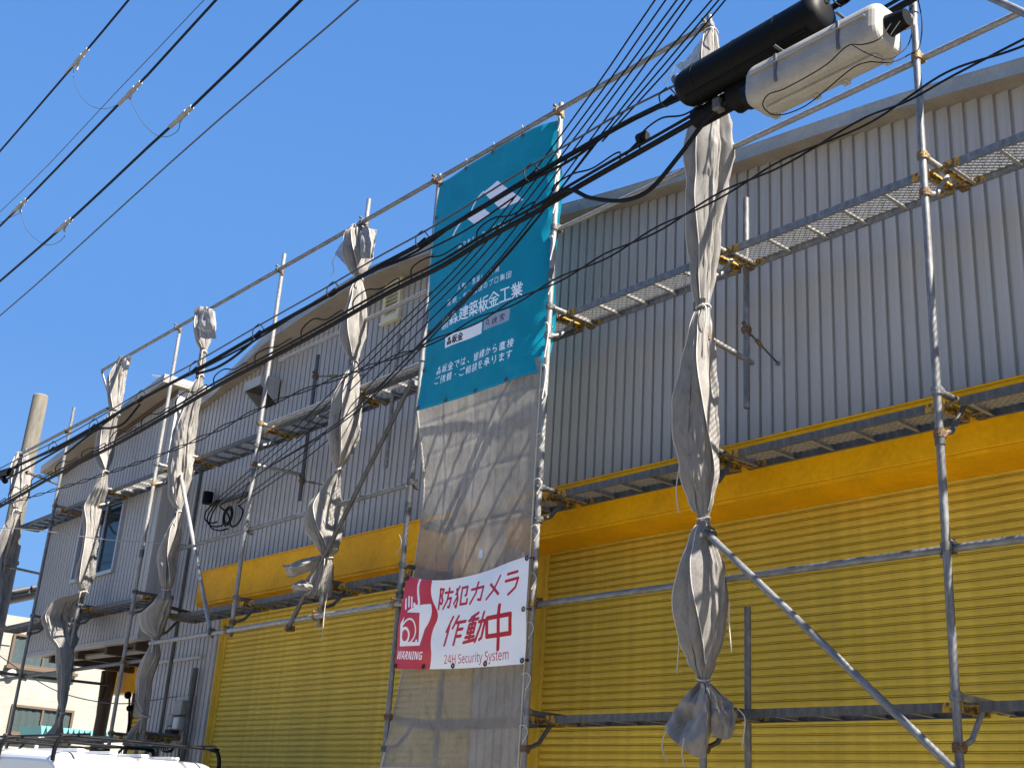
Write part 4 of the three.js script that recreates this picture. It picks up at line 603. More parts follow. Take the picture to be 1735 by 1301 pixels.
// a hanging sheet: corners fixed, sag and billow given by a function
function hanging(fn, nu, nv) {
  const P = [], U = [], I = [];
  for (let j = 0; j <= nv; j++) for (let i = 0; i <= nu; i++) { const u = i / nu, v = j / nv; P.push(...fn(u, v)); U.push(u, 1 - v); if (i && j) { const a = (j - 1) * (nu + 1) + i - 1, e = a + nu + 1; I.push(a, e, a + 1, a + 1, e, e + 1); } }
  const g = new THREE.BufferGeometry(); g.setAttribute('position', new THREE.Float32BufferAttribute(P, 3)); g.setAttribute('uv', new THREE.Float32BufferAttribute(U, 2)); g.setIndex(I); g.computeVertexNormals(); return g;
}
const eyelet = (p) => { const g = new THREE.TorusGeometry(0.016, 0.006, 6, 14); g.translate(p[0], p[1], p[2] + 0.004); return g; };
{
  const X0 = -8.98, X1 = -7.215, Y1 = 7.68, Y0 = 5.215;
  const f = (u, v) => { const edge = Math.pow(u, 6), sagR = 0.02 * Math.sin(v * 14) * edge; return [X0 + (X1 - X0) * u - 0.012 * Math.sin(v * Math.PI * 5) * (u > 0.5 ? u : 0) + 0.012 * Math.sin(v * 9 + 1) * (1 - u), Y1 + (Y0 - Y1) * v + 0.025 * (1 - v) * (u - 0.5) - 0.02 * Math.sin(Math.PI * u) * v, -6.15 + 0.03 * Math.sin(Math.PI * u) * (0.6 + 0.4 * Math.sin(v * 5)) - 0.11 * Math.pow(u, 10) + sagR + 0.012 * Math.sin(v * 17 + u * 9) * Math.pow(u, 4) + 0.014 * N3(u * 4, v * 5, 2) + 0.007 * (1 - 2 * Math.abs(N3(u * 5 + v * 3, v * 4, 6))) + 0.01 * Math.pow(u, 3) * N3(u * 9 - v * 6, v * 16, 3) + 0.02 * Math.pow(1 - u, 5) * Math.sin(v * 7)]; };
  const t = thing('teal_banner', 'teal company banner with white lettering hung high on the scaffold', 'banner', [X0, Y0, -6.15]);
  part('sheet', hanging(f, 60, 90), mat([1, 1, 1], 0.45, 0, { map: canvasTex(tealCanvas), side: THREE.DoubleSide, specularIntensity: 0.5 }), t);
  const eyes = []; for (let k = 0; k <= 4; k++) { eyes.push([k / 4 * 0.97 + 0.015, 0.008], [k / 4 * 0.97 + 0.015, 0.99]); } for (let k = 1; k < 6; k++) eyes.push([0.985, k / 6], [0.015, k / 6]);
  for (const [u, v] of eyes) { const p = f(u, v); part('eyelet', eyelet(p), M.galvDark, t); if (u > 0.9) part('tie_cord', wire([p, [p[0] + 0.03, p[1] + 0.01, -6.165], [-7.19, p[1] + 0.005, -6.165], [-7.175, p[1] - 0.05, -6.17], [-7.2, p[1] - 0.12 - rnd(0, 0.2), -6.165]], 0.006, 18, 5), M.white, t); else if (v < 0.1) part('tie_cord', wire([p, [p[0], p[1] + 0.05, -6.16], [p[0] + 0.01, p[1] + 0.1, -6.11]], 0.005, 10, 5), M.white, t); }
}
{
  const X0 = -9.05, X1 = -7.265, Y1 = 5.36, Y0 = 1.98;
  const crease = (a, w) => Math.exp(-a * a / (w * w));
  const f = (u, v) => { const w = Math.min(1, 4 * v) * Math.min(1, 3 * (1 - v)) , sl = Math.min(1, u / 0.7);
    return [X0 + (X1 - X0) * u + 0.03 * (1 - u) * Math.sin(Math.PI * v) * Math.sin(v * 8), Y1 + (Y0 - Y1) * v, -6.165 - 0.03 * u - 0.17 * w * (1 - sl) + 0.012 * N3(u * 3, v * 6, 4) + 0.007 * N3(u * 9, v * 14, 7) + 0.0025 * N3(u * 30, v * 40, 2)
    + 0.005 * (crease(u - 0.22, 0.008) + crease(u - 0.5, 0.008) - crease(u - 0.235, 0.008)) + 0.006 * (crease(v - 0.08, 0.004) + crease(v - 0.17, 0.004) + crease(v - 0.26, 0.004) + crease(v - 0.4, 0.004))]; };
  const t = thing('mesh_sheet', 'see-through grey mesh sheet hanging below the teal banner', 'scaffold sheet', [X0, Y0, -6.2]);
  const m = mat([0.56, 0.535, 0.5], 0.9, 0, { map: rep(T_cloth, 1.3, 2), side: THREE.DoubleSide, transparent: true, opacity: 0.68, transmission: 0.5, thickness: 0 });
  part('sheet', hanging(f, 110, 190), m, t);
  part('hem', wire([f(0, 1), f(0.25, 1), f(0.5, 1), f(0.75, 1), f(1, 1)], 0.014, 50, 6), M.cord, t);
  part('hem', wire([f(0, 0.02), f(0, 0.25), f(0, 0.5), f(0, 0.75), f(0, 1)], 0.009, 60, 6), M.cord, t);
  part('hem', wire([f(1, 0.02), f(1, 0.25), f(1, 0.5), f(1, 0.75), f(1, 1)], 0.009, 60, 6), M.cord, t);
  for (let k = 0; k < 8; k++) { const p = f(0.995, 0.1 + k * 0.115); part('tie_cord', wire([p, [p[0] + 0.03, p[1], -6.165], [p[0] + 0.08, p[1] + 0.01, -6.17], [p[0] + 0.1, p[1] - 0.03, -6.19], [p[0] + 0.07, p[1] - 0.12, -6.17]], 0.005, 18, 5), M.white, t); }
}
{
  const X0 = -8.93, X1 = -7.17, f = (u, v) => { const top = 3.62 - 0.02 * u - 0.24 * Math.pow(Math.sin(Math.PI * Math.pow(u, 0.8)), 1.4) * 0.42, bot = 2.81 - 0.05 * u - 0.02 * Math.sin(Math.PI * u); return [X0 + (X1 - X0) * u + 0.07 * (1 - u) * (1 - v), top + (bot - top) * v, -6.115 + 0.05 * Math.sin(Math.PI * u) * Math.sin(Math.PI * (0.2 + 0.7 * v)) + 0.02 * Math.sin(u * 7 + v * 3) * (1 - v) + 0.012 * N3(u * 5, v * 3, 9)]; };
  const t = thing('warning_banner', 'red and white security camera warning banner tied over the mesh sheet', 'banner', [X0, 2.8, -6.11]);
  part('sheet', hanging(f, 70, 40), mat([1, 1, 1], 0.38, 0, { map: canvasTex(warnCanvas), side: THREE.DoubleSide }), t);
  for (const [u, v] of [[0.015, 0.02], [0.985, 0.02], [0.015, 0.97], [0.26, 0.97], [0.5, 0.97], [0.74, 0.97], [0.985, 0.97], [0.985, 0.5]]) { const p = f(u, v); part('eyelet', eyelet(p), M.dark, t); if (u > 0.9) part('tie_cord', wire([p, [p[0] + 0.04, p[1] + 0.01, -6.14], [-7.19, p[1], -6.165]], 0.006, 12, 5), M.cable, t); }
}

// ---------------------------------------------------------------- overhead cables
// carry a line on past both its given ends: up towards the poles outside the view, levelling out
function carryOn(pts, a = 0, b = 0) {
  const p = pts.map((q) => (Array.isArray(q) ? V(q) : q.clone())), go = (from, next, len) => { const d = from.clone().sub(next).normalize(), o = []; for (let k = 1; k <= 4; k++) { const s = len * k / 4; o.push(new THREE.Vector3(from.x + d.x * s, from.y + d.y * s * (1 - 0.12 * k * 0.5), from.z + d.z * s)); } return o; };
  return [...(a ? go(p[0], p[1], a).reverse() : []), ...p, ...(b ? go(p[p.length - 1], p[p.length - 2], b) : [])].map((q) => q.toArray());
}
function cable(name, label, cat, pts, r, m, seg = 90, group) { const t = thing(name, label, cat, pts[pts.length - 1], group); part('wire', wire(pts, r, seg, 8), m, t); return t; }

const upPts = carryOn([[-16.252,5.143,-4.2], [-14.914,5.186,-4.2], [-13.062,5.165,-4.2], [-11.906,5.19,-4.2], [-10.895,5.232,-4.2], [-9.69,5.246,-4.2], [-8.639,5.28,-4.2], [-7.467,5.307,-4.2], [-6.824,5.332,-4.2], [-6.294,5.337,-4.2], [-5.743,5.365,-4.2], [-5.214,5.401,-4.2], [-4.705,5.419,-4.2], [-4.309,5.433,-4.2], [-3.92,5.42,-4.2], [-3.289,5.432,-4.2], [-2.654,5.478,-4.2]], 14, 20);
{
  const t = cable('telecom_cable', 'upper thick black cable with hangers, leading into the big black closure', 'cable', upPts, 0.0155, M.cable, 320);
  const off = (p, dx, dy, dz = 0) => [p[0] + dx, p[1] + dy, p[2] + dz];
  part('wire', wire(upPts.map((p, i) => off(p, 0, -0.035 - 0.03 * Math.sin(i * 2.1), 0.02)), 0.009, 320, 7), M.cable, t);
  part('messenger_wire', wire(upPts.map((p) => off(p, 0, 0.085)), 0.0065, 320, 6), M.thinCable, t);
  part('slack_wire', wire([[-8.654,5.263,-4.2], [-8.987,5.2,-4.2], [-9.306,5.183,-4.2], [-9.681,5.221,-4.2]].map((p) => off(p, 0, -0.02)), 0.012, 24, 6), M.cable, t);
  part('slack_wire', wire([[-10.887,5.212,-4.2], [-11.21,5.087,-4.2], [-11.504,5.1,-4.2], [-11.893,5.162,-4.2], [-12.747,5.058,-4.2]].map((p) => off(p, 0, -0.03)), 0.012, 30, 6), M.cable, t);
  part('slack_wire', wire([[-11.913,5.172,-4.2], [-12.295,5.147,-4.2], [-13.038,5.12,-4.2], [-13.846,5.091,-4.2], [-14.632,5.071,-4.2]], 0.012, 30, 6), M.cable, t);
  const cv = new THREE.CatmullRomCurve3(upPts.map(V), false, 'centripetal');
  for (let k = 0; k < 40; k++) { const p = cv.getPointAt(0.02 + k * 0.0242); part('hanger', merge([wire([[p.x - 0.02, p.y + 0.1, p.z], [p.x - 0.045, p.y + 0.05, p.z + 0.03], [p.x, p.y - 0.05, p.z + 0.035], [p.x + 0.03, p.y + 0.03, p.z - 0.03], [p.x, p.y + 0.095, p.z]], 0.005, 16, 5), pipe([p.x - 0.03, p.y - 0.005, p.z], [p.x + 0.035, p.y + 0.012, p.z], 0.02, 10)]), M.cable, t); }
  part('terminal', merge([pipe([-15.091,5.195,-4.2], [-14.558,5.153,-4.2], 0.05, 12), pipe([-14.84,5.137,-4.2], [-14.664,5.055,-4.2], 0.035, 10)]), M.black, t);
}
const loPts = carryOn([[-16.162,4.671,-4.2], [-14.634,4.739,-4.2], [-13.071,4.817,-4.2], [-11.213,4.863,-4.2], [-10.198,4.913,-4.2], [-9.165,4.979,-4.2], [-8.374,4.995,-4.2], [-7.482,5.027,-4.2], [-6.599,5.071,-4.2], [-6.007,5.075,-4.2], [-5.554,5.116,-4.2], [-5.105,5.131,-4.2], [-4.688,5.163,-4.2], [-4.114,5.194,-4.2], [-3.725,5.215,-4.2], [-3.424,5.236,-4.2], [-3.18,5.229,-4.2], [-2.6,5.263,-4.2], [-2.354,5.276,-4.2]], 14, 20);
{
  const t = cable('telecom_cable', 'lower thick black cable with wire hoops, leading into the grey closure', 'cable', loPts, 0.0165, M.cable, 360);
  const off = (p, dx, dy, dz = 0) => [p[0] + dx, p[1] + dy, p[2] + dz];
  part('messenger_wire', wire(loPts.map((p) => off(p, 0, 0.06, -0.02)), 0.0075, 320, 6), M.cable, t);
  part('wire', wire(loPts.map((p, i) => off(p, 0, 0.022, 0.025)), 0.008, 320, 6), M.cable, t);
  const cv = new THREE.CatmullRomCurve3(loPts.map(V), false, 'centripetal');
  for (let k = 0; k < 19; k++) { const u = 0.27 + k * 0.0152, p = cv.getPointAt(u), q = cv.getPointAt(u + 0.0118), m = p.clone().lerp(q, 0.4); part('hoop', wire([p.toArray(), [p.x + 0.02, p.y + 0.07, p.z + 0.03], [m.x - 0.06, m.y + 0.09 + rnd(0, 0.04), m.z + 0.02], [m.x + 0.1, m.y + 0.08, m.z], [q.x, q.y + 0.07, q.z], q.toArray()], 0.0055, 28, 6), M.cable, t); }
  part('drop_wire', wire([[-5.022,5.085,-4.15], [-4.735,5.137,-4.15], [-4.526,5.006,-4.15], [-4.236,4.881,-4.15], [-4.056,4.874,-4.15], [-3.844,4.996,-4.15], [-3.64,5.142,-4.15], [-3.48,5.195,-4.15]], 0.0125, 60, 8), M.cable, t);
  part('joint', merge([pipe([-3.767,5.211,-4.2], [-3.444,5.227,-4.2], 0.055, 12), pipe([-3.503,5.219,-4.2], [-3.397,5.234,-4.2], 0.085, 14)]), M.black, t);
  part('clamp', merge([rbox(-0.03, 0.03, -0.05, 0.05, -0.03, 0.03, 0.01).translate(...[-3.652,5.288,-4.2]), rbox(-0.025, 0.025, -0.035, 0.035, -0.03, 0.03, 0.01).translate(...[-3.567,5.189,-4.15])]), M.galvDark, t);
  part('bird_guard', merge([pipe([-4.199,5.276,-4.2], [-4.135,5.275,-4.2], 0.03, 8), pipe([-4.182,5.299,-4.2], [-4.161,5.244,-4.2], 0.02, 6), pipe([-4.3,5.218,-4.2], [-4.181,5.268,-4.2], 0.008, 6)]), M.cable, t);
}
// closures: turned housings lying along the cable
function lying(a, b, prof, seg = 28) { const A = V(a), B = V(b), L = A.distanceTo(B), g = new THREE.LatheGeometry(prof.map(([r, k]) => new THREE.Vector2(r, k * L)), seg); g.applyQuaternion(new THREE.Quaternion().setFromUnitVectors(new THREE.Vector3(0, 1, 0), B.clone().sub(A).normalize())); g.translate(A.x, A.y, A.z); return g; }
{
  const a = [-3.751,5.341,-4.1], b = [-2.862,5.367,-4.1], t = thing('cable_closure', 'big black cylindrical splice closure on the upper cable', 'cable closure', a);
  part('shell', lying(a, b, [[0.0, -0.02], [0.06, -0.02], [0.085, -0.012], [0.098, 0.01], [0.103, 0.05], [0.106, 0.5], [0.103, 0.93], [0.112, 0.935], [0.112, 0.965], [0.1, 0.97], [0.095, 1.0], [0.05, 1.015], [0, 1.015]], 32), M.black, t);
  for (const k of [0.12, 0.42, 0.72]) part('seam_band', lying(a, b, [[0.104, k], [0.108, k + 0.003], [0.108, k + 0.012], [0.104, k + 0.015]], 32), M.black, t);
  part('seam_ridge', merge([0.35, 2.6].map((an) => { const A = V(a), B = V(b), d = B.clone().sub(A).normalize(), n = new THREE.Vector3(0, 1, 0).addScaledVector(d, -d.y).normalize(), m = new THREE.Vector3().crossVectors(d, n), o = n.multiplyScalar(Math.cos(an) * 0.107).addScaledVector(m, Math.sin(an) * 0.107); return pipe(A.clone().lerp(B, 0.05).add(o), A.clone().lerp(B, 0.92).add(o), 0.008, 8); })), M.black, t);
  part('hanger_lug', merge([pipe([-3.826,5.455,-4.1], [-3.799,5.405,-4.1], 0.03, 10), pipe([-2.867,5.424,-4.1], [-2.839,5.444,-4.1], 0.02, 8)]), M.galvDark, t);
}
{
  const a = [-3.196,5.015,-4], b = [-2.456,5.018,-4], t = thing('cable_closure', 'long pale grey plastic splice closure hanging below the lower cable', 'cable closure', a);
  const A = V(a), B = V(b), d = B.clone().sub(A), L = d.length(), s = new THREE.Shape(); const w = 0.115, h = 0.115;
  s.moveTo(-w * 0.55, -h * 1.05); s.lineTo(w * 0.55, -h * 1.05); s.quadraticCurveTo(w * 0.95, -h * 0.95, w, -h * 0.35); s.lineTo(w * 0.92, h * 0.45); s.quadraticCurveTo(w * 0.75, h * 0.95, w * 0.3, h); s.lineTo(-w * 0.3, h); s.quadraticCurveTo(-w * 0.75, h * 0.95, -w * 0.92, h * 0.45); s.lineTo(-w, -h * 0.35); s.quadraticCurveTo(-w * 0.95, -h * 0.95, -w * 0.55, -h * 1.05);
  const g = new THREE.ExtrudeGeometry(s, { depth: L * 0.86, bevelEnabled: true, bevelThickness: L * 0.07, bevelSize: 0.035, bevelSegments: 5, curveSegments: 10, bevelOffset: -0.035 });
  const z = d.clone().normalize(), x = new THREE.Vector3().crossVectors(new THREE.Vector3(0, 1, 0), z).normalize(), y = new THREE.Vector3().crossVectors(z, x), R = new THREE.Matrix4().makeBasis(x, y, z);
  const put = (q) => { q.applyMatrix4(R); q.translate(a[0], a[1], a[2]); return q; };
  g.translate(0, 0, L * 0.07); uvWorld(g); part('shell', put(g), M.greyPlastic, t);
  part('seam_lip', put(merge([rbox(-w - 0.006, -w * 0.84, h * 0.2, h * 0.25, 0.05, L - 0.05, 0.003), rbox(w * 0.84, w + 0.006, h * 0.2, h * 0.25, 0.05, L - 0.05, 0.003)])), M.greyPlastic, t);
  part('base_rib', put(rbox(-0.03, 0.03, -h * 1.22, -h * 1.0, 0.08, L - 0.06, 0.01)), M.greyPlastic, t);
  for (const k of [0.08, 0.4, 0.62, 0.92]) part('latch', put(merge([rbox(w * 0.35, w * 0.75, -h * 1.16, -h * 0.86, L * k - 0.018, L * k + 0.018, 0.005), rbox(w * 0.4, w * 0.62, -h * 1.24, -h * 1.1, L * k - 0.008, L * k + 0.008, 0.003)])), M.greyPlastic, t);
  for (const k of [0.27, 0.74]) part('strap', put(merge([rbox(-w - 0.004, w + 0.004, h * 0.97, h * 1.03, L * k - 0.008, L * k + 0.008, 0.002), rbox(w * 0.9, w * 1.03, -h * 0.7, h * 0.6, L * k - 0.008, L * k + 0.008, 0.002), rbox(-w * 1.03, -w * 0.9, -h * 0.7, h * 0.6, L * k - 0.008, L * k + 0.008, 0.002)])), M.galvDark, t);
  for (let k = 0; k < 7; k++) part('bolt', put(new THREE.CylinderGeometry(0.008, 0.008, 0.02, 8).rotateZ(Math.PI / 2).translate(w + 0.004, h * 0.12, L * (0.12 + k * 0.125))), M.galvDark, t);
  part('end_cap', put(new THREE.CylinderGeometry(0.04, 0.055, 0.12, 18).rotateX(Math.PI / 2).translate(0, 0, L + 0.03)), M.black, t);
  part('end_cap', put(new THREE.CylinderGeometry(0.08, 0.06, 0.08, 18).rotateX(Math.PI / 2).translate(0, 0, -0.02)), M.black, t);
  part('tail_wire', wire([[-2.388,4.941,-3.9], [-2.418,4.852,-3.85], [-2.5,4.866,-3.85], [-2.545,4.871,-3.82], [-2.669,4.829,-3.82], [-2.894,4.813,-3.82], [-3.018,4.847,-3.85], [-3.066,4.832,-3.88], [-3.024,4.771,-3.9], [-2.858,4.734,-3.9], [-2.572,4.815,-3.9], [-2.498,4.803,-3.9]], 0.003, 120, 5), M.cable, t);
  part('tail_wire', wire([[-2.53,4.863,-3.82], [-2.478,4.81,-3.85], [-2.425,4.779,-3.9], [-2.399,4.859,-4], [-2.467,5.095,-4.2], [-2.513,5.287,-4.3]], 0.003, 60, 5), M.cable, t);
  part('tail_wire', wire([[-2.501,4.804,-3.9], [-2.412,4.755,-3.9], [-2.432,4.905,-4.1], [-2.436,4.999,-4.2], [-2.414,5.115,-4.2], [-2.427,5.264,-4.2]], 0.003, 60, 5), M.cable, t);
  part('tail_wire', wire([[-2.363,4.842,-3.85], [-2.39,5.027,-4], [-2.453,5.233,-4.2]], 0.003, 20, 5), M.cable, t);
  part('bracket_clip', merge([rbox(-0.03, 0.03, -0.03, 0.03, -0.03, 0.03, 0.01).translate(...[-2.552,5.255,-4.3])]), M.greyPlastic, t);
}
// twisted service cable crossing the whole facade
{
  const base = carryOn([[-19.483,5.542,-5.1], [-17.782,5.43,-5.1], [-16.513,5.351,-5.1], [-13.343,5.198,-5.1], [-11.503,5.165,-5.1], [-9.942,5.222,-5.1], [-8.348,5.182,-5.1], [-7.301,5.092,-5], [-6.558,5.121,-5], [-5.686,5.093,-4.9], [-4.848,5.065,-4.8], [-4.206,5.038,-4.7], [-3.932,5.064,-4.7], [-3.415,5.018,-4.6], [-3.013,5.04,-4.6], [-2.686,4.984,-4.5], [-2.472,5.017,-4.5], [-2.056,4.933,-4.4], [-1.718,4.872,-4.3]], 10, 16);
  const cv = new THREE.CatmullRomCurve3(base.map(V), false, 'centripetal'), t = thing('twisted_cable', 'twisted pair of thin black cables sagging across the whole front', 'cable', base[0]);
  for (const ph of [0, Math.PI]) { const p = []; for (let k = 0; k <= 620; k++) { const q = cv.getPointAt(k / 620), a = k * 0.42 + ph, r = 0.014 + 0.012 * Math.max(0, N3(k * 0.06, 3, 1)); p.push(new THREE.Vector3(q.x, q.y + Math.cos(a) * r, q.z + Math.sin(a) * r)); } part('strand', wire(p, 0.0062, 1240, 5), M.cable, t); }
}
// service wires falling from the upper right to the wall bracket
const dropPts = [[[-4.295,6.39,-4.4], [-5.363,6.307,-4.8], [-7.285,6.016,-5.35], [-8.923,5.925,-5.75], [-11.91,5.651,-6.4], [-14.567,5.389,-6.88]], [[-4.205,6.341,-4.4], [-5.272,6.266,-4.8], [-7.187,5.983,-5.35], [-8.802,5.891,-5.75], [-11.73,5.614,-6.4], [-14.486,5.344,-6.88]], [[-4.113,6.29,-4.4], [-5.195,6.23,-4.8], [-7.083,5.948,-5.35], [-8.679,5.839,-5.75], [-11.561,5.559,-6.4], [-14.403,5.291,-6.88]], [[-4.051,6.256,-4.4], [-5.124,6.198,-4.8], [-6.955,5.894,-5.35], [-8.538,5.77,-5.75], [-11.158,5.418,-6.35], [-13.978,5.261,-6.9]], [[-3.995,6.225,-4.4], [-5.032,6.156,-4.8], [-6.832,5.853,-5.35], [-8.382,5.698,-5.75], [-10.93,5.372,-6.35], [-13.901,5.218,-6.9]]];
dropPts.forEach((p, k) => cable('service_wire', ['topmost of the five service wires slanting to the wall bracket', 'second from the top of the five service wires to the wall bracket', 'middle one of the five service wires slanting to the wall bracket', 'fourth from the top of the five service wires to the wall bracket', 'lowest of the five service wires slanting to the wall bracket'][k], 'cable', carryOn(p, 16), 0.0058, M.cable, 80, 'service wires slanting down to the wall bracket'));
[[[-3.753,6.036,-4.3], [-4.229,5.78,-4.3], [-4.564,5.441,-4.22]], [[-3.7,6.008,-4.3], [-4.18,5.74,-4.3], [-4.543,5.424,-4.22]], [[-3.653,5.982,-4.3], [-4.142,5.698,-4.3], [-4.522,5.407,-4.22]]].forEach((p, k) => cable('drop_wire', ['leftmost', 'middle', 'rightmost'][k] + ' of three thin wires falling to the clamp on the upper cable', 'cable', carryOn(p, 16), 0.005, M.cable, 30, 'wires falling to the clamp on the upper cable'));
[[[-4.563,5.424,-4.22], [-4.915,5.247,-4.25], [-5.513,5.114,-4.4], [-6.726,5.09,-4.8], [-8.894,4.979,-5.4]], [[-4.583,5.425,-4.22], [-4.945,5.226,-4.25], [-5.628,5.067,-4.4], [-6.903,5.043,-4.8], [-9.04,4.977,-5.4]]].forEach((p, k) => cable('drop_wire', ['upper', 'lower'][k] + ' of two thin wires running down left from the upper cable clamp', 'cable', [...p, [-12.236,5.132,-6.2], [-13.944,5.256,-6.9]], 0.006, M.cable, 60, 'wires running down from the clamp on the upper cable'));
[[[-5.201,5.384,-4.2], [-5.6,5.36,-4.2], [-6.111,5.341,-4.2], [-6.82,5.312,-4.2]], [[-5.212,5.379,-4.2], [-5.718,5.317,-4.2], [-6.244,5.324,-4.2], [-6.754,5.366,-4.2]]].forEach((p, k) => cable('lashing_wire', ['upper', 'lower'][k] + ' thin lashing wire just below the upper cable over the teal banner', 'cable', p.map((q) => [q[0], q[1] - 0.05 - k * 0.05, q[2] + 0.05]), 0.006, M.cable, 40, 'lashing wires by the upper cable'));
cable('thin_wire', 'thin pale wire running level past the dark window', 'cable', [[-20.218,5.55,-5.6], [-17.587,5.139,-5.6], [-15.335,4.744,-5.8], [-14.256,4.639,-6.3], [-14.602,4.726,-6.6]], 0.006, M.galvPale, 40);
cable('thin_wire', 'thin wire crossing low in front of the white house', 'cable', [[-21.274,3.796,-6.4], [-19.3,3.257,-6.5], [-17.956,2.957,-6.6], [-16.464,2.802,-6.8], [-14.87,2.856,-6.9]], 0.007, M.thinCable, 40);

// power lines high over the road

function powerLine(label, pts0, r, sleeves) {
  const pts = carryOn(pts0, 22, 30);
  const t = cable('power_line', label, 'power line', pts, r, r > 0.008 ? M.cable : M.thinCable, 70, 'power lines against the sky');
  for (const [a, b, c] of sleeves) { part('sleeve', merge([pipe(a, b, 0.021, 10), pipe(V(a).lerp(V(b), 0.25), V(a).lerp(V(b), 0.55), 0.027, 10), pipe(V(a).lerp(V(b), 0.4), c, 0.016, 8)]), M.greyPlastic, t); }
}
powerLine('thick power line nearest the top left corner, with one pale sleeve', [[-10.601,10.181,-3.6], [-11.828,10.099,-3.6], [-12.984,10.023,-3.6], [-13.651,9.995,-3.6], [-16.044,9.901,-3.6], [-18.43,9.844,-3.6]], 0.0135, [[[-12.984,10.023,-3.6], [-13.657,10.006,-3.6], [-13.254,9.853,-3.6]]]);
powerLine('second thick power line from the top left corner, with two pale sleeves', [[-8.265,8.745,-3.6], [-9.248,8.678,-3.6], [-10.869,8.546,-3.6], [-11.433,8.534,-3.6], [-14.17,8.424,-3.6], [-15.109,8.402,-3.6], [-17.343,8.374,-3.6]], 0.0135, [[[-10.869,8.546,-3.6], [-11.418,8.535,-3.6], [-11.128,8.459,-3.6]], [[-14.17,8.424,-3.6], [-14.721,8.422,-3.6], [-14.302,8.293,-3.6]]]);
powerLine('third thick power line from the top left corner, with two pale sleeves', [[-6.579,7.765,-3.6], [-7.461,7.694,-3.6], [-9.355,7.558,-3.6], [-9.796,7.552,-3.6], [-12.223,7.448,-3.6], [-14.416,7.429,-3.6], [-16.645,7.431,-3.6]], 0.0135, [[[-9.355,7.558,-3.6], [-9.808,7.55,-3.6], [-9.604,7.505,-3.6]], [[-12.223,7.448,-3.6], [-12.675,7.45,-3.6], [-12.384,7.362,-3.6]]]);
powerLine('thin grey wire right of the three power lines', [[-5.713,7.217,-3.6], [-6.53,7.181,-3.6], [-9.145,7.114,-3.6], [-12.747,6.916,-3.6], [-14.152,6.868,-3.6], [-16.191,6.817,-3.6]], 0.0075, []);
powerLine('hair thin wire between the first two power lines', [[-7.517,8.061,-3.2], [-8.483,8.036,-3.2], [-9.53,7.991,-3.2], [-10.531,7.959,-3.2], [-11.902,7.883,-3.2], [-13.578,7.883,-3.2], [-15.412,7.951,-3.2]], 0.004, []);
[[[-13.396,9.948,-3.6], [-13.29,9.735,-3.6], [-12.797,9.256,-3.6], [-12.226,8.858,-3.6], [-11.704,8.613,-3.6], [-11.368,8.526,-3.6]], [[-11.098,8.46,-3.6], [-10.884,8.226,-3.6], [-10.498,7.867,-3.6], [-10.035,7.539,-3.6], [-9.736,7.423,-3.6], [-9.575,7.423,-3.6], [-9.587,7.491,-3.6]], [[-14.302,8.293,-3.6], [-13.944,7.961,-3.6], [-13.39,7.61,-3.6], [-12.879,7.359,-3.6], [-12.472,7.263,-3.6], [-12.311,7.286,-3.6], [-12.363,7.354,-3.6]], [[-15.405,8.508,-3.6], [-14.888,8.407,-3.6], [-14.302,8.293,-3.6]]].forEach((p, k) => cable('jumper_wire', ['thin looping wire between the first and second power line', 'upper thin looping wire between the second and third power line', 'lower thin looping wire between the second and third power line', 'thin wire end at the left edge below the second power line'][k], 'cable', p, 0.0035, M.thinCable, 40, 'looping jumper wires'));

// ---------------------------------------------------------------- utility pole
{
  const t = thing('utility_pole', 'round concrete utility pole behind the leftmost rolled sheet', 'utility pole', [-21.55, 0, -6.47]);
  part('shaft', new THREE.CylinderGeometry(0.135, 0.19, 8.33, 28).translate(-21.55, 4.165, -6.47), M.concrete, t);
  part('cap', new THREE.CylinderGeometry(0.12, 0.137, 0.03, 24).translate(-21.55, 8.345, -6.47), M.concrete, t);
  part('sleeve', new THREE.CylinderGeometry(0.19, 0.21, 5.6, 28, 1, true).translate(-21.55, 2.8, -6.47), M.sleeve, t);  // dark skin imitating the shadow of the block on the lower shaft
  for (let k = 0; k < 6; k++) part('step_bolt', pipe([-21.55, 3 + k * 0.45, -6.47 + (k % 2 ? 0.15 : -0.15)], [-21.55 + 0.02, 3 + k * 0.45, -6.47 + (k % 2 ? 0.34 : -0.34)], 0.01, 8), M.galvDark, t);
  for (const y of [4.2, 5.3]) part('band', new THREE.CylinderGeometry(0.213, 0.213, 0.05, 24, 1, true).translate(-21.55, y, -6.47), M.galvDark, t);
}
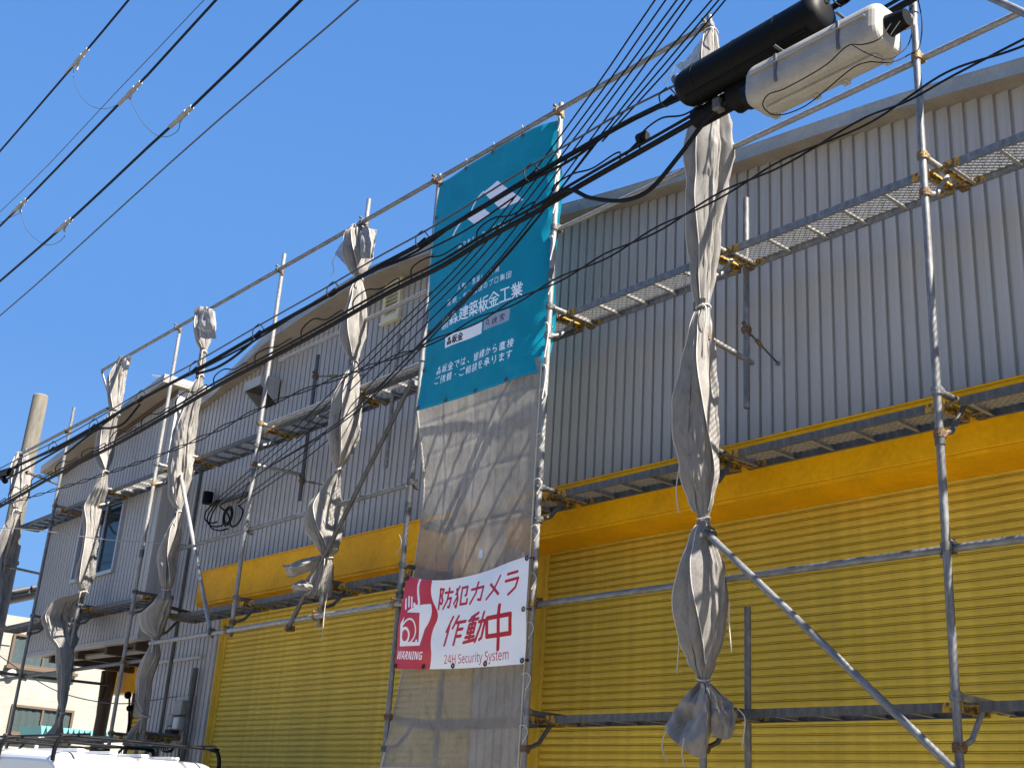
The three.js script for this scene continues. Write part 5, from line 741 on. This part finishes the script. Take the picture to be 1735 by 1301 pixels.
// ---------------------------------------------------------------- white house beyond the passage
{
  const X = -26, t = thing('white_house', 'white house with brown framed windows seen below the jettied block', 'house', [X, 0, -10]);
  const w = part('wall', box(X - 8, X, 0, 5.0, -17, -7.2), M.house, t);
  for (let k = 0; k < 24; k++) part('siding_joint', box(X + 0.001, X + 0.004, 0.2 + k * 0.2, 0.204 + k * 0.2, -17, -7.2), M.white, w);
  const win = (z0, z1, y0, y1) => { const f = part('window', merge([rbox(X, X + 0.06, y0 - 0.05, y0, z0 - 0.05, z1 + 0.05, 0.004), rbox(X, X + 0.06, y1, y1 + 0.05, z0 - 0.05, z1 + 0.05, 0.004), rbox(X, X + 0.06, y0, y1, z0 - 0.05, z0, 0.004), rbox(X, X + 0.06, y0, y1, z1, z1 + 0.05, 0.004), box(X, X + 0.05, y0, y1, (z0 + z1) / 2 - 0.02, (z0 + z1) / 2 + 0.02)]), M.brown, t); part('curtain', hanging((u, v) => [X + 0.01 + 0.006 * Math.sin(u * 50) + 0.003 * Math.sin(u * 131), y1 + (y0 - y1) * v, z1 + (z0 - z1) * u], 120, 1), M.curtain, f); part('pane', box(X + 0.02, X + 0.024, y0, y1, z0, z1), mat([0.75, 0.8, 0.8], 0.05, 0, { transmission: 1, thickness: 0 }), f); part('sill', rbox(X, X + 0.14, y0 - 0.12, y0 - 0.05, z0 - 0.1, z1 + 0.1, 0.01), M.brown, f); };
  win(-9.75, -8.55, 2.72, 3.2); win(-9.6, -8.3, 4.05, 4.6); win(-11.7, -11.25, 2.75, 3.25);
  const r = part('roof', (() => { const s = new THREE.Shape([[-7.0, 4.95], [-12, 6.9], [-17.3, 4.95], [-17.3, 5.07], [-12, 7.04], [-7.0, 5.07]].map((p) => new THREE.Vector2(-p[0], p[1]))); const g = new THREE.ExtrudeGeometry(s, { depth: 8.6, bevelEnabled: false }); g.rotateY(Math.PI / 2); g.translate(X - 8.3, 0, 0); return g; })(), M.tileRoof, t);
  for (let k = 0; k < 12; k++) part('roof_tile', pipe([X + 0.32, 5.1 + k * 0.157, -7.1 - k * 0.41], [X + 0.32, 5.24 + k * 0.157, -7.46 - k * 0.41], 0.05, 8), M.tileRoof, r);
  part('alarm_bell', new THREE.SphereGeometry(0.1, 14, 10).translate(X + 0.05, 3.85, -8.35), M.white, t);
}
{ // teal corrugated canopy before the white house
  const t = thing('teal_canopy', 'row of teal corrugated sheet ends above the lowest plank on the left', 'canopy', [-24, 0, -9]);
  const a = [-24,2.641,-8.468], b = [-24,2.88,-10.197], n = 16;
  part('beam', box(-24.1, -24, a[1] - 0.12, a[1] - 0.02, b[2], a[2]), M.white, t);
  for (let k = 0; k < n; k++) { const z = a[2] + (b[2] - a[2]) * (k + 0.5) / n, w = Math.abs(b[2] - a[2]) / n * 0.46, g = new THREE.BufferGeometry(); const s = new THREE.Shape([[-w, 0.17], [w, 0.17], [0.12 * w, 0], [-0.12 * w, 0]].map((p) => new THREE.Vector2(...p))); const e = new THREE.ExtrudeGeometry(s, { depth: 1.2, bevelEnabled: false }); e.rotateY(-Math.PI / 2); e.translate(-24 , a[1] - 0.02, z); part('sheet_rib', e, M.teal, t); }
  for (const z of [a[2], b[2]]) part('post', box(-24.08, -24.02, 0, a[1] - 0.12, z - 0.03, z + 0.03), M.white, t);
}
{ // small shop front behind the passage
  const z = -8.42, q = [-20.767,3.566,-8.42], r = [-18.449,3.507,-8.42], u = [-19.81,2.807,-8.42], w = [-18.523,2.783,-8.42], t = thing('shop_front', 'orange beam and roller shutter in the shade behind the open passage', 'shop front', [(q[0] + r[0]) / 2, 0, z]);
  part('beam', rbox(q[0], r[0] + 1.5, 3.24, 3.68, z - 0.1, z + 0.08, 0.01), M.awning, t);
  part('wall', box(w[0] + 0.06, -15.95, 0, 3.24, z - 0.12, z - 0.02), M.panel[0], t);
  part('transom_panel', box(u[0] + 0.02, w[0], 2.86, 3.24, z - 0.1, z - 0.03), M.panel[1], t);
  const s = part('shutter', box(u[0], w[0], 0, 2.86, z - 0.1, z - 0.06), M.jamb, t);
  for (let k = 0; k < 40; k++) part('slat', rbox(u[0] + 0.02, w[0] - 0.02, k * 0.071 + 0.006, k * 0.071 + 0.066, z - 0.06, z - 0.03, 0.008, 1), M.slat[k % 3], s);
  for (const x of [u[0] - 0.03, w[0] + 0.03]) part('post', box(x - 0.03, x + 0.03, 0, 3.24, z - 0.08, z), M.brown, t);
  part('lamp', merge([new THREE.SphereGeometry(0.06, 12, 10).translate(...[-19.527,3.172,-8.2]), new THREE.SphereGeometry(0.055, 12, 10).translate(...[-19.37,2.962,-8.2]), pipe([-19.718,3.246,-8.3], [-19.477,2.558,-8.3], 0.018, 8)]), M.black, t);
}
{
  const a = [-20.28,3.678,-8.152], t = thing('timber_post', 'dark leaning timber post under the left end of the jettied block', 'post', [a[0] - 0.0, 0, a[2]]);
  part('shaft', pipe([a[0] - 0.15, 0, a[2]], [a[0], 3.62, a[2]], 0.105, 14), M.brown, t); part('brace', pipe([a[0] - 0.1, 2.9, a[2] + 0.05], [a[0] + 0.2, 3.55, a[2] + 0.2], 0.04, 8), M.brown, t);
}
// ---------------------------------------------------------------- parked van with roof rack
{
  const t = thing('parked_van', 'white van parked below the scaffold, only its roof and black rack showing', 'van', [-12.6, 0, -4.7]);
  const X0 = -14.9, X1 = -10.4, z0 = -5.5, z1 = -3.95;
  const s = new THREE.Shape(); s.moveTo(X1 + 0.02, 0.35); s.lineTo(X1 + 0.05, 0.9); s.lineTo(X1 - 0.12, 1.72); s.quadraticCurveTo(X1 - 0.2, 1.93, X1 - 0.5, 1.95); s.quadraticCurveTo(X1 - 2.2, 2.0, X0 + 1.3, 1.93); s.quadraticCurveTo(X0 + 0.9, 1.88, X0 + 0.62, 1.55); s.lineTo(X0 + 0.15, 1.0); s.quadraticCurveTo(X0 - 0.05, 0.9, X0, 0.4); s.closePath();
  const g = new THREE.ExtrudeGeometry(s, { depth: 1.25, bevelEnabled: true, bevelSize: 0.1, bevelThickness: 0.15, bevelSegments: 8, bevelOffset: -0.1, curveSegments: 16 }); g.translate(0, 0, -5.35); const body = part('body', g, M.van, t);
  for (const z of [z1 - 0.004, z0 + 0.004]) { const f = z > -4.7 ? 1 : -1; for (const [a, b] of [[X1 - 1.25, X1 - 0.3], [X1 - 2.35, X1 - 1.35], [X1 - 3.35, X1 - 2.45]]) part('side_window', box(a, b, 1.12, 1.62, z - 0.012, z + 0.012), M.glass, t); }
  part('rear_window', box(X1 - 0.08, X1 - 0.02, 1.12, 1.6, z0 + 0.2, z1 - 0.2), M.glass, t);
  for (let k = 0; k < 4; k++) part('roof_rib', rbox(X0 + 1.5, X1 - 0.55, 1.955, 1.985, -5.2 + k * 0.3, -5.12 + k * 0.3, 0.012), M.van, t);
  for (const x of [X0 + 0.85, X1 - 0.85]) for (const z of [z0 + 0.1, z1 - 0.1]) { const w = part('wheel', new THREE.CylinderGeometry(0.3, 0.3, 0.19, 24).rotateX(Math.PI / 2).translate(x, 0.302, z), M.tyre, t); part('rim', new THREE.CylinderGeometry(0.18, 0.18, 0.2, 20).rotateX(Math.PI / 2).translate(x, 0.302, z), M.alu, w); }
  const rack = part('roof_rack', merge([pipe([X0 + 1.3, 2.09, z0 + 0.18], [X1 - 0.1, 2.09, z0 + 0.18], 0.012, 10), pipe([X0 + 1.3, 2.09, z1 - 0.18], [X1 - 0.1, 2.09, z1 - 0.18], 0.012, 10)]), M.black, t);
  for (const x of [X1 - 0.35, X1 - 1.75, X1 - 2.9]) { part('cross_bar', merge([pipe([x, 2.075, z0 + 0.02], [x, 2.075, z1 - 0.02], 0.014, 10)]), M.black, rack); for (const [z, d] of [[z0 + 0.05, -1], [z1 - 0.05, 1]]) part('foot', wire([[x, 2.075, z - d * 0.06], [x, 2.06, z + d * 0.01], [x, 1.98, z + d * 0.05], [x, 1.86, z + d * 0.055]], 0.02, 14, 8), M.black, rack); }
  part('bumper', rbox(X1 - 0.05, X1 + 0.12, 0.3, 0.5, z0 + 0.05, z1 - 0.05, 0.03), M.greyPlastic, t);
  for (const z of [z0 + 0.12, z1 - 0.12]) part('tail_lamp', rbox(X1 - 0.03, X1 + 0.045, 0.75, 1.15, z - 0.07, z + 0.07, 0.02), mat([0.4, 0.02, 0.02], 0.2), t);
}
// ---------------------------------------------------------------- houses on the other side of the road, mirrored in the paintwork
for (const [x0, x1, h, m, lb] of [[-13.5, -4.5, 5.6, M.house, 'cream house across the road, left of the camera'], [-3.2, 6.5, 6.2, M.white, 'white house across the road, behind the camera'], [-24, -15, 6.0, M.house, 'cream house across the road, farthest left']]) {
  const t = thing('opposite_house', lb, 'house', [(x0 + x1) / 2, 0, 9], 'houses across the road'), Z = 6.2;
  part('wall', box(x0, x1, 0, h, Z, Z + 8), m, t);
  for (let k = 0; k < 3; k++) for (const y of [0.9, 3.5]) { const a = x0 + 1 + k * (x1 - x0 - 1) / 3, f = part('window', rbox(a, a + 1.7, y, y + 1.3, Z - 0.06, Z, 0.01), M.alu, t); part('pane', box(a + 0.06, a + 1.64, y + 0.06, y + 1.24, Z - 0.066, Z - 0.06), M.glass, f); }
  part('roof', (() => { const s = new THREE.Shape([[Z - 0.6, h], [Z + 4, h + 1.6], [Z + 8.6, h], [Z + 8.6, h + 0.15], [Z + 4, h + 1.78], [Z - 0.6, h + 0.15]].map((p) => new THREE.Vector2(-p[0], p[1]))); const g = new THREE.ExtrudeGeometry(s, { depth: x1 - x0 + 1, bevelEnabled: false }); g.rotateY(Math.PI / 2); g.translate(x0 - 0.5, 0, 0); return g; })(), M.tileRoof, t);
}

renderer.render(scene, camera);
